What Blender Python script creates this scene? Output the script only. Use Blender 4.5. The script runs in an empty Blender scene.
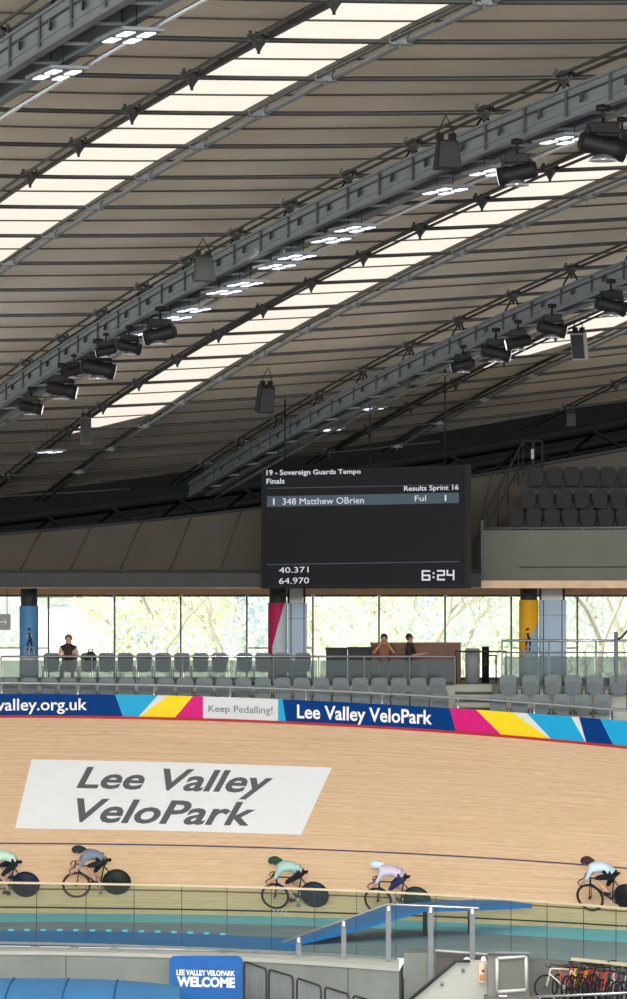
import bpy, bmesh, math, random
import numpy as np
from mathutils import Vector, Matrix, Quaternion
random.seed(7)
SC = bpy.context.scene
COL = SC.collection
PI = math.pi
# ------------------------------------------------------------------ camera, sky, sun, lamps, exposure
F = 4130.0          # focal length in pixels
HY = 590.0          # horizon row
H = 10.0            # eye height above the infield floor
cam_d = bpy.data.cameras.new('camera'); cam = bpy.data.objects.new('camera', cam_d); COL.objects.link(cam)
cam.location = (0, 0, H); cam.rotation_euler = (PI/2, 0, 0)
cam_d.sensor_fit = 'HORIZONTAL'; cam_d.sensor_width = 36; cam_d.lens = F/627*36
cam_d.shift_y = (HY-499.5)/627
cam_d.clip_start = 1; cam_d.clip_end = 2000
SC.camera = cam
W = bpy.data.worlds.new('sky'); SC.world = W; W.use_nodes = True
_bg = W.node_tree.nodes['Background']; _bg.inputs[0].default_value = (0.92, 0.96, 1.0, 1); _bg.inputs[1].default_value = 0.85
sun_d = bpy.data.lights.new('sun', 'SUN'); sun_d.energy = 5.5; sun_d.angle = 0.03; sun_d.color = (1, .95, .87)
sun = bpy.data.objects.new('sun', sun_d); COL.objects.link(sun); sun.rotation_euler = (math.radians(38), 0, math.radians(-25))
for (ax, ay, az, sx, sy, en, rx) in ((0, -12, 16.5, 34, 5, 6500, 87), (0, 76, 14.6, 30, 8, 2000, 30)):  # area lights added to brighten roof, stands and track: behind camera and overhead
    ld = bpy.data.lights.new('added_arena_light', 'AREA'); ld.shape = 'RECTANGLE'; ld.size = sx; ld.size_y = sy; ld.energy = en
    ld.color = (1, .97, .92); ld.spread = math.radians(70 if ay < 0 else 130)
    lo = bpy.data.objects.new('added_arena_light', ld); COL.objects.link(lo); lo.location = (ax, ay, az); lo.rotation_euler = (math.radians(rx), 0, 0)
SC.view_settings.view_transform = 'Standard'; SC.view_settings.look = 'None'
SC.view_settings.exposure = 0.3; SC.view_settings.gamma = 1.0; SC.view_settings.use_curve_mapping = False
try:
    SC.cycles.max_bounces = 8; SC.cycles.diffuse_bounces = 4; SC.cycles.transparent_max_bounces = 16
    SC.cycles.sample_clamp_indirect = 4
except Exception: pass

# ------------------------------------------------------------------ helpers
def P(px, py, Y):
    return Vector(((px-313.5)/F*Y, Y, H+(HY-py)/F*Y))
def X_of(px, Y): return (px-313.5)/F*Y
def Z_of(py, Y): return H+(HY-py)/F*Y
def lin(c):
    return tuple(((v/255)/12.92 if v/255 <= .04045 else ((v/255+.055)/1.055)**2.4) for v in c)
def mat(name, rgb, rough=.6, metal=0, var=.12, scale=4, emis=None, estr=1, spec=.3):
    m = bpy.data.materials.new(name); m.use_nodes = True
    nt = m.node_tree; b = nt.nodes['Principled BSDF']
    c = lin(rgb)
    b.inputs['Roughness'].default_value = rough; b.inputs['Metallic'].default_value = metal
    b.inputs['Specular IOR Level'].default_value = spec
    if var > 0:
        tc = nt.nodes.new('ShaderNodeTexCoord'); n = nt.nodes.new('ShaderNodeTexNoise'); n.inputs['Scale'].default_value = scale
        n.inputs['Detail'].default_value = 5
        r = nt.nodes.new('ShaderNodeValToRGB')
        r.color_ramp.elements[0].position = .3; r.color_ramp.elements[1].position = .7
        r.color_ramp.elements[0].color = tuple(v*(1-var) for v in c)+(1,)
        r.color_ramp.elements[1].color = tuple(min(1, v*(1+var)) for v in c)+(1,)
        nt.links.new(tc.outputs['Object'], n.inputs['Vector']); nt.links.new(n.outputs['Fac'], r.inputs['Fac'])
        nt.links.new(r.outputs['Color'], b.inputs['Base Color'])
    else:
        b.inputs['Base Color'].default_value = c+(1,)
    if emis:
        b.inputs['Emission Color'].default_value = lin(emis)+(1,); b.inputs['Emission Strength'].default_value = estr
    return m
def mat_glass(name, tint, refl=.06, alpha=.0, hazec=None):
    m = bpy.data.materials.new(name); m.use_nodes = True; nt = m.node_tree
    for n in list(nt.nodes): nt.nodes.remove(n)
    o = nt.nodes.new('ShaderNodeOutputMaterial'); t = nt.nodes.new('ShaderNodeBsdfTransparent'); t.inputs[0].default_value = tint+(1,)
    g = nt.nodes.new('ShaderNodeBsdfGlossy'); g.inputs['Roughness'].default_value = .02
    mx = nt.nodes.new('ShaderNodeMixShader'); mx.inputs[0].default_value = refl
    nt.links.new(t.outputs[0], mx.inputs[1]); nt.links.new(g.outputs[0], mx.inputs[2])
    last = mx
    if hazec:
        d = nt.nodes.new('ShaderNodeBsdfDiffuse'); d.inputs[0].default_value = lin(hazec)+(1,)
        m2 = nt.nodes.new('ShaderNodeMixShader'); m2.inputs[0].default_value = alpha
        nt.links.new(mx.outputs[0], m2.inputs[1]); nt.links.new(d.outputs[0], m2.inputs[2]); last = m2
    nt.links.new(last.outputs[0], o.inputs[0])
    return m
class MB:
    """collects geometry for one mesh"""
    def __init__(s): s.v = []; s.f = []; s.m = []; s.smooth = []
    def add(s, vs, fs, mi=0, sm=False):
        k = len(s.v); s.v += [tuple(v) for v in vs]
        for f in fs: s.f.append(tuple(i+k for i in f)); s.m.append(mi); s.smooth.append(sm)
        return s
    def box(s, x0, x1, y0, y1, z0, z1, mi=0, M=None):
        vs = [Vector((x, y, z)) for x in (x0, x1) for y in (y0, y1) for z in (z0, z1)]
        if M: vs = [M @ v for v in vs]
        return s.add(vs, [(0, 1, 3, 2), (4, 6, 7, 5), (0, 4, 5, 1), (2, 3, 7, 6), (0, 2, 6, 4), (1, 5, 7, 3)], mi)
    def cbox(s, x0, x1, y0, y1, z0, z1, c=.01, mi=0, M=None):
        """box with chamfered vertical and horizontal edges"""
        bm = bmesh.new(); bmesh.ops.create_cube(bm, size=1)
        for v in bm.verts: v.co = Vector(((x0+x1)/2+v.co.x*(x1-x0), (y0+y1)/2+v.co.y*(y1-y0), (z0+z1)/2+v.co.z*(z1-z0)))
        bmesh.ops.bevel(bm, geom=list(bm.edges), offset=c, segments=2, affect='EDGES', profile=.6)
        bm.verts.index_update()
        vs = [(M @ v.co if M else v.co.copy()) for v in bm.verts]; fs = [tuple(v.index for v in f.verts) for f in bm.faces]; bm.free()
        return s.add(vs, fs, mi)
    def tube(s, pts, r, n=8, mi=0, closed=False, rs=None, cap=True, sm=True):
        pts = [Vector(p) for p in pts]; N = len(pts); vs = []; fs = []
        up = None
        for i, p in enumerate(pts):
            if closed: d = pts[(i+1) % N]-pts[i-1]
            else: d = pts[min(i+1, N-1)]-pts[max(i-1, 0)]
            if d.length < 1e-9: d = Vector((0, 0, 1))
            d.normalize()
            if up is None:
                up = Vector((0, 0, 1)) if abs(d.z) < .9 else Vector((1, 0, 0))
            a = up-d*up.dot(d)
            if a.length < 1e-4: a = d.orthogonal()
            a.normalize(); up = a; b = d.cross(a)
            rr = rs[i] if rs else r
            for k in range(n):
                t = 2*PI*k/n; vs.append(p+a*math.cos(t)*rr+b*math.sin(t)*rr)
        M = N if closed else N-1
        for i in range(M):
            for k in range(n):
                j = (i+1) % N; fs.append((i*n+k, i*n+(k+1) % n, j*n+(k+1) % n, j*n+k))
        s.add(vs, fs, mi, sm)
        if cap and not closed:
            k = len(s.v)-len(vs)
            s.f.append(tuple(k+q for q in reversed(range(n)))); s.m.append(mi); s.smooth.append(False)
            s.f.append(tuple(k+(N-1)*n+q for q in range(n))); s.m.append(mi); s.smooth.append(False)
        return s
    def sweep(s, pts, prof, mi=0, closedprof=True):
        """prof: list of (side, up) offsets; side is horizontal right of path"""
        pts = [Vector(p) for p in pts]; N = len(pts); n = len(prof); vs = []; fs = []
        for i, p in enumerate(pts):
            d = pts[min(i+1, N-1)]-pts[max(i-1, 0)]; d.z = 0; d.normalize(); sd = Vector((d.y, -d.x, 0))
            for (a, b) in prof: vs.append(p+sd*a+Vector((0, 0, b)))
        for i in range(N-1):
            for k in range(n if closedprof else n-1):
                fs.append((i*n+k, i*n+(k+1) % n, (i+1)*n+(k+1) % n, (i+1)*n+k))
        if closedprof: fs += [tuple(reversed(range(n))), tuple((N-1)*n+k for k in range(n))]
        return s.add(vs, fs, mi)
    def grid(s, rows, mi=0, sm=False):
        n = len(rows[0]); vs = [p for r in rows for p in r]
        fs = [(i*n+k, i*n+k+1, (i+1)*n+k+1, (i+1)*n+k) for i in range(len(rows)-1) for k in range(n-1)]
        return s.add(vs, fs, mi, sm)
    def lathe(s, prof, n=16, mi=0, M=None, sm=True):
        vs = []; fs = []
        for (r, z) in prof:
            for k in range(n):
                v = Vector((r*math.cos(2*PI*k/n), r*math.sin(2*PI*k/n), z)); vs.append(M @ v if M else v)
        for i in range(len(prof)-1):
            for k in range(n): fs.append((i*n+k, i*n+(k+1) % n, (i+1)*n+(k+1) % n, (i+1)*n+k))
        return s.add(vs, fs, mi, sm)
    def ball(s, c, r, mi=0, n=12, sc=(1, 1, 1)):
        vs = []; fs = []; c = Vector(c); q = n//2
        for i in range(q+1):
            for k in range(n):
                t = PI*i/q; u = 2*PI*k/n
                vs.append(c+Vector((r*sc[0]*math.sin(t)*math.cos(u), r*sc[1]*math.sin(t)*math.sin(u), r*sc[2]*math.cos(t))))
        for i in range(q):
            for k in range(n): fs.append((i*n+k, (i+1)*n+k, (i+1)*n+(k+1) % n, i*n+(k+1) % n))
        return s.add(vs, fs, mi, True)
    def build(s, name, mats, parent=None, loc=None):
        me = bpy.data.meshes.new(name); me.from_pydata(s.v, [], s.f)
        if not isinstance(mats, (list, tuple)): mats = [mats]
        for m in mats: me.materials.append(m)
        me.polygons.foreach_set('material_index', s.m); me.polygons.foreach_set('use_smooth', s.smooth)
        me.update()
        o = bpy.data.objects.new(name, me); COL.objects.link(o)
        if loc is not None: o.location = loc
        if parent: o.parent = parent
        return o
def tag(o, label=None, cat=None, group=None, kind=None):
    if label: o['label'] = label
    if cat: o['category'] = cat
    if group: o['group'] = group
    if kind: o['kind'] = kind
    return o
def empty(name, loc, label=None, cat=None, group=None, kind=None, rot=(0, 0, 0)):
    o = bpy.data.objects.new(name, None); COL.objects.link(o); o.location = loc; o.rotation_euler = rot; o.empty_display_size = .1
    return tag(o, label, cat, group, kind)
def copy_tree(o, parent=None):
    c = o.copy(); COL.objects.link(c)
    if parent: c.parent = parent
    for ch in list(o.children): copy_tree(ch, c)
    return c
ORD = ['', 'first', 'second', 'third', 'fourth', 'fifth', 'sixth', 'seventh', 'eighth', 'ninth', 'tenth', 'eleventh', 'twelfth', 'thirteenth',
       'fourteenth', 'fifteenth', 'sixteenth', 'seventeenth', 'eighteenth', 'nineteenth', 'twentieth', 'twenty-first', 'twenty-second', 'twenty-third', 'twenty-fourth', 'twenty-fifth', 'twenty-sixth']
def text_geo(body, bold=0.0, shear=0.0):
    """2D letter triangles normalised to a unit box"""
    c = bpy.data.curves.new('letters', 'FONT'); c.body = body; c.offset = bold; c.shear = shear; c.size = 1; c.resolution_u = 3
    o = bpy.data.objects.new('letters', c); COL.objects.link(o)
    bpy.context.view_layer.update()
    me = bpy.data.meshes.new_from_object(o)
    vs = [(v.co.x, v.co.y) for v in me.vertices]; fs = [tuple(p.vertices) for p in me.polygons]
    bpy.data.objects.remove(o); bpy.data.curves.remove(c); bpy.data.meshes.remove(me)
    x0 = min(v[0] for v in vs); x1 = max(v[0] for v in vs); y0 = min(v[1] for v in vs); y1 = max(v[1] for v in vs)
    return [((x-x0)/(x1-x0), (y-y0)/(y1-y0)) for x, y in vs], fs
def lettering(name, body, quad, fn, m, parent, bold=0.0, shear=0.0):
    """quad = pixel corners LL, LR, UR, UL on the surface; fn maps a point of that quad to the real surface"""
    vs, fs = text_geo(body, bold, shear); mb = MB(); out = []
    (a, b), (c, d), (e, f), (g, h) = quad
    for (u, v) in vs:
        x = (1-u)*(1-v)*a+u*(1-v)*c+u*v*e+(1-u)*v*g; y = (1-u)*(1-v)*b+u*(1-v)*d+u*v*f+(1-u)*v*h
        out.append(fn(x, y))
    mb.add(out, fs)
    return mb.build(name, m, parent)
def poly(xs, ys, deg, lo, hi):
    c = np.polyfit(xs, ys, deg); dc = np.polyder(c)
    def f(x):
        xc = min(max(x, lo), hi); return float(np.polyval(c, xc)+np.polyval(dc, xc)*(x-xc))
    return f

# ------------------------------------------------------------------ materials
M_roof = mat('roof_panel', (222, 209, 192), .9, var=.1, scale=.35)
_nt = M_roof.node_tree; _b = _nt.nodes['Principled BSDF']; _src = _b.inputs['Base Color'].links[0].from_socket
_tc = _nt.nodes.new('ShaderNodeTexCoord'); _mp = _nt.nodes.new('ShaderNodeMapping'); _mp.inputs['Scale'].default_value = (.9, .45, .5)
_n = _nt.nodes.new('ShaderNodeTexNoise'); _n.inputs['Scale'].default_value = .8; _n.inputs['Detail'].default_value = 9; _n.inputs['Roughness'].default_value = .72
_r = _nt.nodes.new('ShaderNodeValToRGB'); _r.color_ramp.elements[0].position = .60; _r.color_ramp.elements[1].position = .74
_r.color_ramp.elements[1].color = (.45, .45, .45, 1)
_mx = _nt.nodes.new('ShaderNodeMix'); _mx.data_type = 'RGBA'; _mx.inputs['B'].default_value = (.85, .86, .86, 1)
_nt.links.new(_tc.outputs['Object'], _mp.inputs[0]); _nt.links.new(_mp.outputs[0], _n.inputs['Vector']); _nt.links.new(_n.outputs['Fac'], _r.inputs['Fac'])
_nt.links.new(_r.outputs['Color'], _mx.inputs['Factor']); _nt.links.new(_src, _mx.inputs['A']); _nt.links.new(_mx.outputs['Result'], _b.inputs['Base Color'])
M_cable = mat('dark_cable', (68, 69, 69), .5, .3, var=.1)
M_steel = mat('galvanised_steel', (122, 128, 132), .6, .1, var=.08)
M_gantry = mat('gantry_grey', (132, 140, 146), .5, .3, var=.12, scale=2)
M_black = mat('black_metal', (18, 18, 20), .6, .0, var=.1)
M_darkgrey = mat('dark_grey_paint', (52, 54, 57), .6, var=.1)
M_backdark = mat('dark_wall', (13, 13, 14), .95, var=.15, spec=.03)
M_fabric = mat('beige_fabric', (92, 86, 78), .95, var=.06, scale=1.5)
M_seat = mat('seat_grey', (112, 123, 128), .5, var=.06)
M_seat_dark = mat('seat_pad_grey', (98, 109, 114), .5, var=.06)
M_concrete = mat('concrete', (128, 134, 130), .85, var=.1, scale=1.2)
M_concrete_l = mat('light_concrete', (176, 178, 172), .8, var=.06, scale=1.5)
M_greywall = mat('grey_wall', (112, 112, 108), .8, var=.1, scale=1.5)
M_tread = mat('tread', (196, 198, 190), .8, var=.05)
M_white = mat('white_paint', (236, 238, 240), .5, var=.02)
M_navy = mat('banner_navy', (0, 58, 126), .6, var=.03, spec=.1)
M_cyan = mat('banner_cyan', (16, 166, 218), .45, var=.03)
M_lgrey = mat('banner_light_grey', (218, 222, 224), .5, var=.02)
M_yellow = mat('banner_yellow', (246, 218, 20), .45, var=.03)
M_magenta = mat('banner_magenta', (214, 8, 122), .45, var=.03)
M_red = mat('red_kerb', (176, 44, 44), .6, var=.1)
M_letw = mat('white_lettering', (248, 250, 252), .6, var=0)
M_letg = mat('grey_lettering', (96, 100, 106), .5, var=0)
M_wood = mat('wood_strip', (226, 190, 156), .5, var=.12, scale=3)
M_counter = mat('brown_counter', (120, 82, 60), .5, var=.15, scale=3)
M_blue = mat('bright_blue', (10, 122, 212), .5, var=.06, scale=2)
M_cote = mat('light_blue_paint', (134, 218, 250), .6, var=.06, scale=3)
M_apron = mat('grey_blue_apron', (150, 158, 176), .6, var=.1, scale=1)
M_tarp = mat('blue_tarpaulin', (52, 108, 154), .5, var=.08, scale=1.3)
M_lamp = mat('lamp_lens', (255, 255, 255), .4, var=0, emis=(225, 232, 250), estr=1.0)
M_chrome = mat('bright_metal', (200, 204, 208), .25, .8, var=.04)
M_tyre = mat('tyre', (24, 24, 26), .8, var=.1)
M_skin = mat('skin', (206, 160, 136), .6, var=.05)
M_glass = mat_glass('window_glass', (.97, .99, .98), .05)
M_fence = mat_glass('fence_glass', (.60, .78, .68), .04, .03, (150, 165, 160))
M_balus = mat_glass('balustrade_glass', (.62, .67, .67), .06, .32, (120, 134, 136))
# skylight: translucent cream plastic lit by the daylight above
M_sky = bpy.data.materials.new('skylight_plastic'); M_sky.use_nodes = True
nt = M_sky.node_tree
for n in list(nt.nodes): nt.nodes.remove(n)
_o = nt.nodes.new('ShaderNodeOutputMaterial'); _t = nt.nodes.new('ShaderNodeBsdfTranslucent'); _t.inputs[0].default_value = (.5, .45, .4, 1)
_n = nt.nodes.new('ShaderNodeTexNoise'); _n.inputs['Scale'].default_value = .5; _tc = nt.nodes.new('ShaderNodeTexCoord')
_r = nt.nodes.new('ShaderNodeValToRGB'); _r.color_ramp.elements[0].color = (.38, .345, .305, 1); _r.color_ramp.elements[1].color = (.43, .40, .36, 1)
nt.links.new(_tc.outputs['Object'], _n.inputs['Vector']); nt.links.new(_n.outputs['Fac'], _r.inputs['Fac']); nt.links.new(_r.outputs['Color'], _t.inputs[0])
nt.links.new(_t.outputs[0], _o.inputs[0])
# track boards: fine planks along the lap
M_track = bpy.data.materials.new('pine_boards'); M_track.use_nodes = True
nt = M_track.node_tree; b = nt.nodes['Principled BSDF']; b.inputs['Roughness'].default_value = .55; b.inputs['Specular IOR Level'].default_value = .2
uv = nt.nodes.new('ShaderNodeUVMap'); mp = nt.nodes.new('ShaderNodeMapping'); mp.inputs['Scale'].default_value = (.30, 13, 1)
n1 = nt.nodes.new('ShaderNodeTexNoise'); n1.inputs['Scale'].default_value = 1.0; n1.inputs['Detail'].default_value = 3
mp2 = nt.nodes.new('ShaderNodeMapping'); mp2.inputs['Scale'].default_value = (2.5, 26, 1)
n2 = nt.nodes.new('ShaderNodeTexNoise'); n2.inputs['Scale'].default_value = 1.0; n2.inputs['Detail'].default_value = 4
ad = nt.nodes.new('ShaderNodeMath'); ad.operation = 'ADD'; hf = nt.nodes.new('ShaderNodeMath'); hf.operation = 'MULTIPLY'; hf.inputs[1].default_value = .5
r = nt.nodes.new('ShaderNodeValToRGB'); r.color_ramp.elements[0].position = .36; r.color_ramp.elements[1].position = .62
r.color_ramp.elements[0].color = lin((213, 179, 144))+(1,); r.color_ramp.elements[1].color = lin((236, 205, 170))+(1,)
nt.links.new(uv.outputs[0], mp.inputs[0]); nt.links.new(uv.outputs[0], mp2.inputs[0]); nt.links.new(mp.outputs[0], n1.inputs['Vector']); nt.links.new(mp2.outputs[0], n2.inputs['Vector'])
nt.links.new(n1.outputs['Fac'], ad.inputs[0]); nt.links.new(n2.outputs['Fac'], ad.inputs[1]); nt.links.new(ad.outputs[0], hf.inputs[0])
nt.links.new(hf.outputs[0], r.inputs['Fac']); nt.links.new(r.outputs['Color'], b.inputs['Base Color'])

# ------------------------------------------------------------------ roof shape (a saddle of crossing cables)
RC = [6.5392, .4173, -2.1772, .5456, .27, -.733, -.0248]
def _rz(X, Y):
    x = X/10; y = (Y-90)/30
    return RC[0]+RC[1]*x+RC[2]*y+RC[3]*x*y+RC[4]*x*x+RC[5]*y*y+RC[6]*y**3
def cz(X, Y):
    Xc = min(max(X, -13), 13); Yc = min(max(Y, 50), 125); z = _rz(Xc, Yc); e = .01
    z += (_rz(Xc+e, Yc)-_rz(Xc-e, Yc))/(2*e)*(X-Xc)+(_rz(Xc, Yc+e)-_rz(Xc, Yc-e))/(2*e)*(Y-Yc)
    return H+z
def purl(j): return 56.6+3.6*j
def aX(a, Y): return a-.3*(Y-56.6)
def endY(a): return (117.6-.38*a-.114*56.6)/.886+2.2
def cpt(a, Y, dz=0): X = aX(a, Y); return Vector((X, Y, cz(X, Y)+dz))
DL = {-7: -29.3, -6: -25.6, -5: -21.9, -4: -18.3, -3: -12.7, -2: -9.1, -1: -7.15, 0: -3.5, 1: .28, 2: 2.34, 3: 6.03, 4: 9.67, 5: 11.66, 6: 15.28, 7: 18.81, 8: 20.73, 9: 24.3,
      10: 27.95, 11: 30.0, 12: 33.6, 13: 37.2, 14: 39.2, 15: 42.9, 16: 46.5}
DL[-4] = -16.3; DL[-5] = -18.3; DL[-6] = -22; DL[-7] = -25.6
SKYL = {-2: -1, 1: 2, 4: 5, 7: 8, 10: 11, 13: 14, -5: -4}
keys = sorted(DL)
def PL(k): return DL[k]+(.5 if k in SKYL else (.25 if k-1 in SKYL else 0))
ceil = MB(); skm = {}
JS = list(range(-10, 20))
def cell_rows(a0, a1, na, Y0, Y1f, dz):
    rows = []
    A = [a0+(a1-a0)*k/na for k in range(na+1)]
    ys = [purl(j) for j in JS if purl(j) > Y0]; ys = [Y0]+ys
    out = []
    for yy in ys:
        row = []
        for a in A:
            Y = min(yy, Y1f(a)); row.append(cpt(a, Y, dz))
        out.append(row)
        if all(yy >= Y1f(a) for a in A): break
    return out
SKEND = {1: (116, 114.5), 4: (113.5, 110.6), 7: (107.7, 103.2), 10: (100, 97), 13: (92, 89), -2: (118, 117), -5: (118, 117)}
for i, k in enumerate(keys[:-1]):
    a0, a1 = PL(k), PL(keys[i+1])
    if k in SKYL:
        e0, e1 = SKEND[k]
        fe = lambda a, a0=a0, a1=a1, e0=e0, e1=e1: e0+(e1-e0)*(a-a0)/(a1-a0)
        s = MB(); s.grid(cell_rows(a0, a1, 2, purl(-10), fe, .32)); skm[k] = s
        A = [a0+(a1-a0)*q/2 for q in range(3)]
        rows = [[cpt(a, fe(a)+(endY(a)-fe(a))*t, .32) for a in A] for t in (0, .25, .5, .75, 1)]
        ceil.grid(rows)
    else:
        ceil.grid(cell_rows(a0, a1, 3, purl(-10), endY, .32))
ceiling = ceil.build('ceiling', M_roof); tag(ceiling, kind='structure')
sl = ceiling.modifiers.new('thick', 'SOLIDIFY'); sl.thickness = .08; sl.offset = 1
for k, s in skm.items(): s.build('skylight', M_sky, ceiling)
def in_view(p, mx=60):
    px = 313.5+p.x/p.y*F; py = HY-(p.z-H)/p.y*F
    return -mx*3 < px < 627+mx*3 and -mx*2 < py < 999
M_joint = mat('panel_joint', (96, 92, 86), .7, var=.05)
# cross tubes at each row of nodes, the panel joints above them
for j in range(-3, 19):
    Y = purl(j); xs = [x*.9 for x in range(-16, 17)]
    pts = [Vector((X, Y, cz(X, Y))) for X in xs if Y < 120.5-.38*X-1]
    if len(pts) > 2:
        MB().tube(pts, .038, 6).build('cross_tube', M_cable, ceiling)
        MB().tube([p+Vector((0, 0, .30)) for p in pts], .016, 4).build('panel_joint', M_joint, ceiling)
M_ridge = M_steel
for k in range(-4, 13):
    a = DL[k]; y1 = endY(a); ys = [purl(j) for j in range(-6, 18) if purl(j) < y1]+[y1]
    light = k in (2, 5, 8, -1, 11)
    for sgn in (-1, 1):
        off = .13*sgn
        MB().tube([cpt(a+off, Y, .02) for Y in ys], .030 if not (light and sgn == 1) else .048, 6).build('ridge_cable' if not light else 'ridge_tube', M_steel if (light and sgn == 1) else M_cable, ceiling)
    if k in SKYL or k-1 in SKYL:
        MB().sweep([cpt(PL(k), Y, .25) for Y in ys], [(-.025, 0), (.025, 0), (.025, .06), (-.025, .06)]).build('skylight_frame', M_cable, ceiling)
# node clamps
def clamp_mesh():
    m = MB(); m.lathe([(.02, -.17), (.06, -.10), (.12, -.02), (.14, .04), (.09, .09), (.0, .09)], 6, sm=False)
    m.box(-.17, .17, -.05, .05, -.02, .08); m.box(-.05, .05, -.2, .2, 0, .1); m.tube([(0, 0, -.2), (0, 0, .12)], .025, 6)
    for s in (-1, 1): m.box(s*.12-.025, s*.12+.025, -.1, .1, .05, .13)
    return m
def cross_mesh():
    m = MB(); m.tube([(-.16, 0, 0), (.18, 0, 0)], .06, 8); m.tube([(0, -.2, 0), (0, .2, 0)], .055, 8); m.tube([(0, 0, -.1), (0, 0, .12)], .03, 6)
    m.box(-.1, .1, -.1, .1, -.05, .05); m.tube([(.05, -.05, .0), (.14, .1, .14)], .025, 5)
    return m
cl0 = clamp_mesh().build('cable_clamp', M_cable, ceiling); cr0 = cross_mesh().build('tube_joint', M_steel, ceiling)
first = {0: True, 1: True}
for k in range(-2, 11):
    for j in range(-1, 18):
        a = DL[k]; Y = purl(j)
        if Y > endY(a)-.5: continue
        p = cpt(a, Y)
        if not in_view(p, 8): continue
        light = k in (2, 5, 8, -1)
        src = cr0 if light else cl0
        if first[int(light)]: o = src; first[int(light)] = False
        else: o = src.copy(); COL.objects.link(o); o.parent = ceiling
        o.location = p

# ------------------------------------------------------------------ dark end wall, fabric lining and ring beam
wb = MB(); wb.box(-40, 40, 130, 130.3, H+.02, H+14); wb.box(-40, 40, 117.2, 130, H+.02, H+.1); o = wb.build('wall_back', M_backdark); tag(o, kind='structure')
rb = MB()
for dz, dy, rr in ((-.2, .2, .14), (-.95, .9, .08), (-.5, 1.2, .10)):
    pts = []
    for x in range(-20, 21, 2):
        Y = 120.6-.38*x+.3+dy; pts.append(Vector((x, Y, cz(x, min(Y, 125))+dz)))
    rb.tube(pts, rr, 8)
for x in range(-20, 20, 2):
    Y = 120.6-.38*x+.3; rb.tube([Vector((x, Y, cz(x, Y)-.25)), Vector((x+1, Y+.1, cz(x+1, Y)-.95)), Vector((x+2, Y-.4, cz(x+2, Y)-.25))], .05, 6)
o = rb.build('trim_1', mat('ring_beam_black', (12, 12, 13), .95, var=.1, spec=.02)); tag(o, kind='structure')
ftop = poly([0, 26, 52, 129, 194, 258, 470, 627], [534, 531, 529, 524, 516.6, 508, 475, 450], 2, -60, 690)
fb = MB(); rows = []
for r_ in range(7):
    row = []
    for q in range(-30, 91):
        px = q*10; Yf = 117.0; zt = Z_of(ftop(px), Yf); zb = H+.1
        t = r_/6; row.append(Vector((X_of(px, Yf), Yf-.35*math.sin(PI*t)*.6, zb+(zt-zb)*t)))
    rows.append(row)
fb.grid(rows, sm=True); fab = fb.build('wall_fabric_lining', M_fabric); tag(fab, kind='structure')
for px in list(range(-130, 480, 50)):
    a = P(px, 570, 116.7); b2 = P(px+22, ftop(px+22), 117); m_ = (a+b2)/2; m_.y -= .25
    MB().tube([a, m_, b2], .02, 4).build('lining_seam', M_fabric, fab)
MB().tube([P(q*20, ftop(q*20), 117) for q in range(-8, 42)], .05, 5).build('lining_hem', M_darkgrey, fab)

# ------------------------------------------------------------------ concourse: floor, soffit, windows
YW = 116.0; ZF = H-2.53
cf = MB()
cf.box(-30, X_of(455, 109.4), 109.4, YW+.2, ZF-1.5, ZF); cf.box(X_of(455, 109.4), X_of(502, 104.8), 110.6, YW+.2, ZF-1.5, ZF)
cf.box(X_of(502, 104.8), 30, 104.8, YW+.2, ZF-1.5, ZF)
o = cf.build('floor_concourse', M_tread); tag(o, kind='structure')
tf = MB(); tf.box(-30, X_of(455, 109), 106.6, 109.4, ZF-1.6, H-3.14)
tf.box(X_of(502, 104.8), 30, 103.75, 104.8, ZF-1.6, H-3.0)
st_n = 5
for k in range(st_n): tf.box(X_of(455, 109.4), X_of(502, 104.8), 110.6-(k+1)*.75, 110.6-k*.75, ZF-1.6, ZF-.19*(k+1))
for k in range(st_n): tf.box(X_of(455, 109.4)+.01, X_of(502, 104.8)-.01, 110.58-(k+1)*.75, 110.6-(k+1)*.75, ZF-.19*(k+1)-.06, ZF-.19*(k+1)+.01, 1)
o = tf.build('floor_terrace', [M_tread, M_cable]); tag(o, kind='structure')
sf = MB(); sf.box(-30, 30, 109.0, YW+.3, H+.05, H+.25); o = sf.build('ceiling_concourse', M_wood); tag(o, kind='structure')
MB().box(-30, 30, YW-.35, YW-.05, H-.13, H+.05).build('timber_batten', M_wood, o)
fa = MB(); fa.box(-30, X_of(481, 109), 108.8, 109.0, H+.07, H+.44); fa.tube([(-30, 108.85, H+.5), (X_of(481, 109), 108.85, H+.5)], .035, 6)
fa.box(-30, X_of(481, 109), 109.0, 117, H+.25, H+.42)
o = fa.build('trim_2', M_darkgrey); tag(o, kind='structure')
M_mull = mat('mullion_grey', (96, 100, 102), .5, var=.05)  # grey lightened to carry the window haze in the colour
def window(n, px0, px1):
    w = empty('window_%d' % n, P((px0+px1)/2, 673, YW), kind='structure')
    x0 = X_of(px0, YW); x1 = X_of(px1, YW); z0 = ZF; z1 = H-.13
    m = MB()
    m.box(x0-.026, x0+.026, YW-.06, YW+.06, z0, z1); m.box(x0+.035, x1-.035, YW-.05, YW+.05, z1-.06, z1); m.box(x0+.035, x1-.035, YW-.05, YW+.05, z0, z0+.08)
    if n % 4 == 1: m.box(x0+.035, x1-.035, YW-.03, YW+.03, H-1.65, H-1.61)
    f = m.build('window_frame', M_mull); g = MB().box(x0+.035, x1-.035, YW-.006, YW+.006, z0+.08, z1-.06).build('window_pane', M_glass)
    for c in (f, g): c.parent = w; c.location = -w.location
for i in range(-4, 15): window(i+5, 48.5+66.1*(i-1), 48.5+66.1*i)

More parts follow.
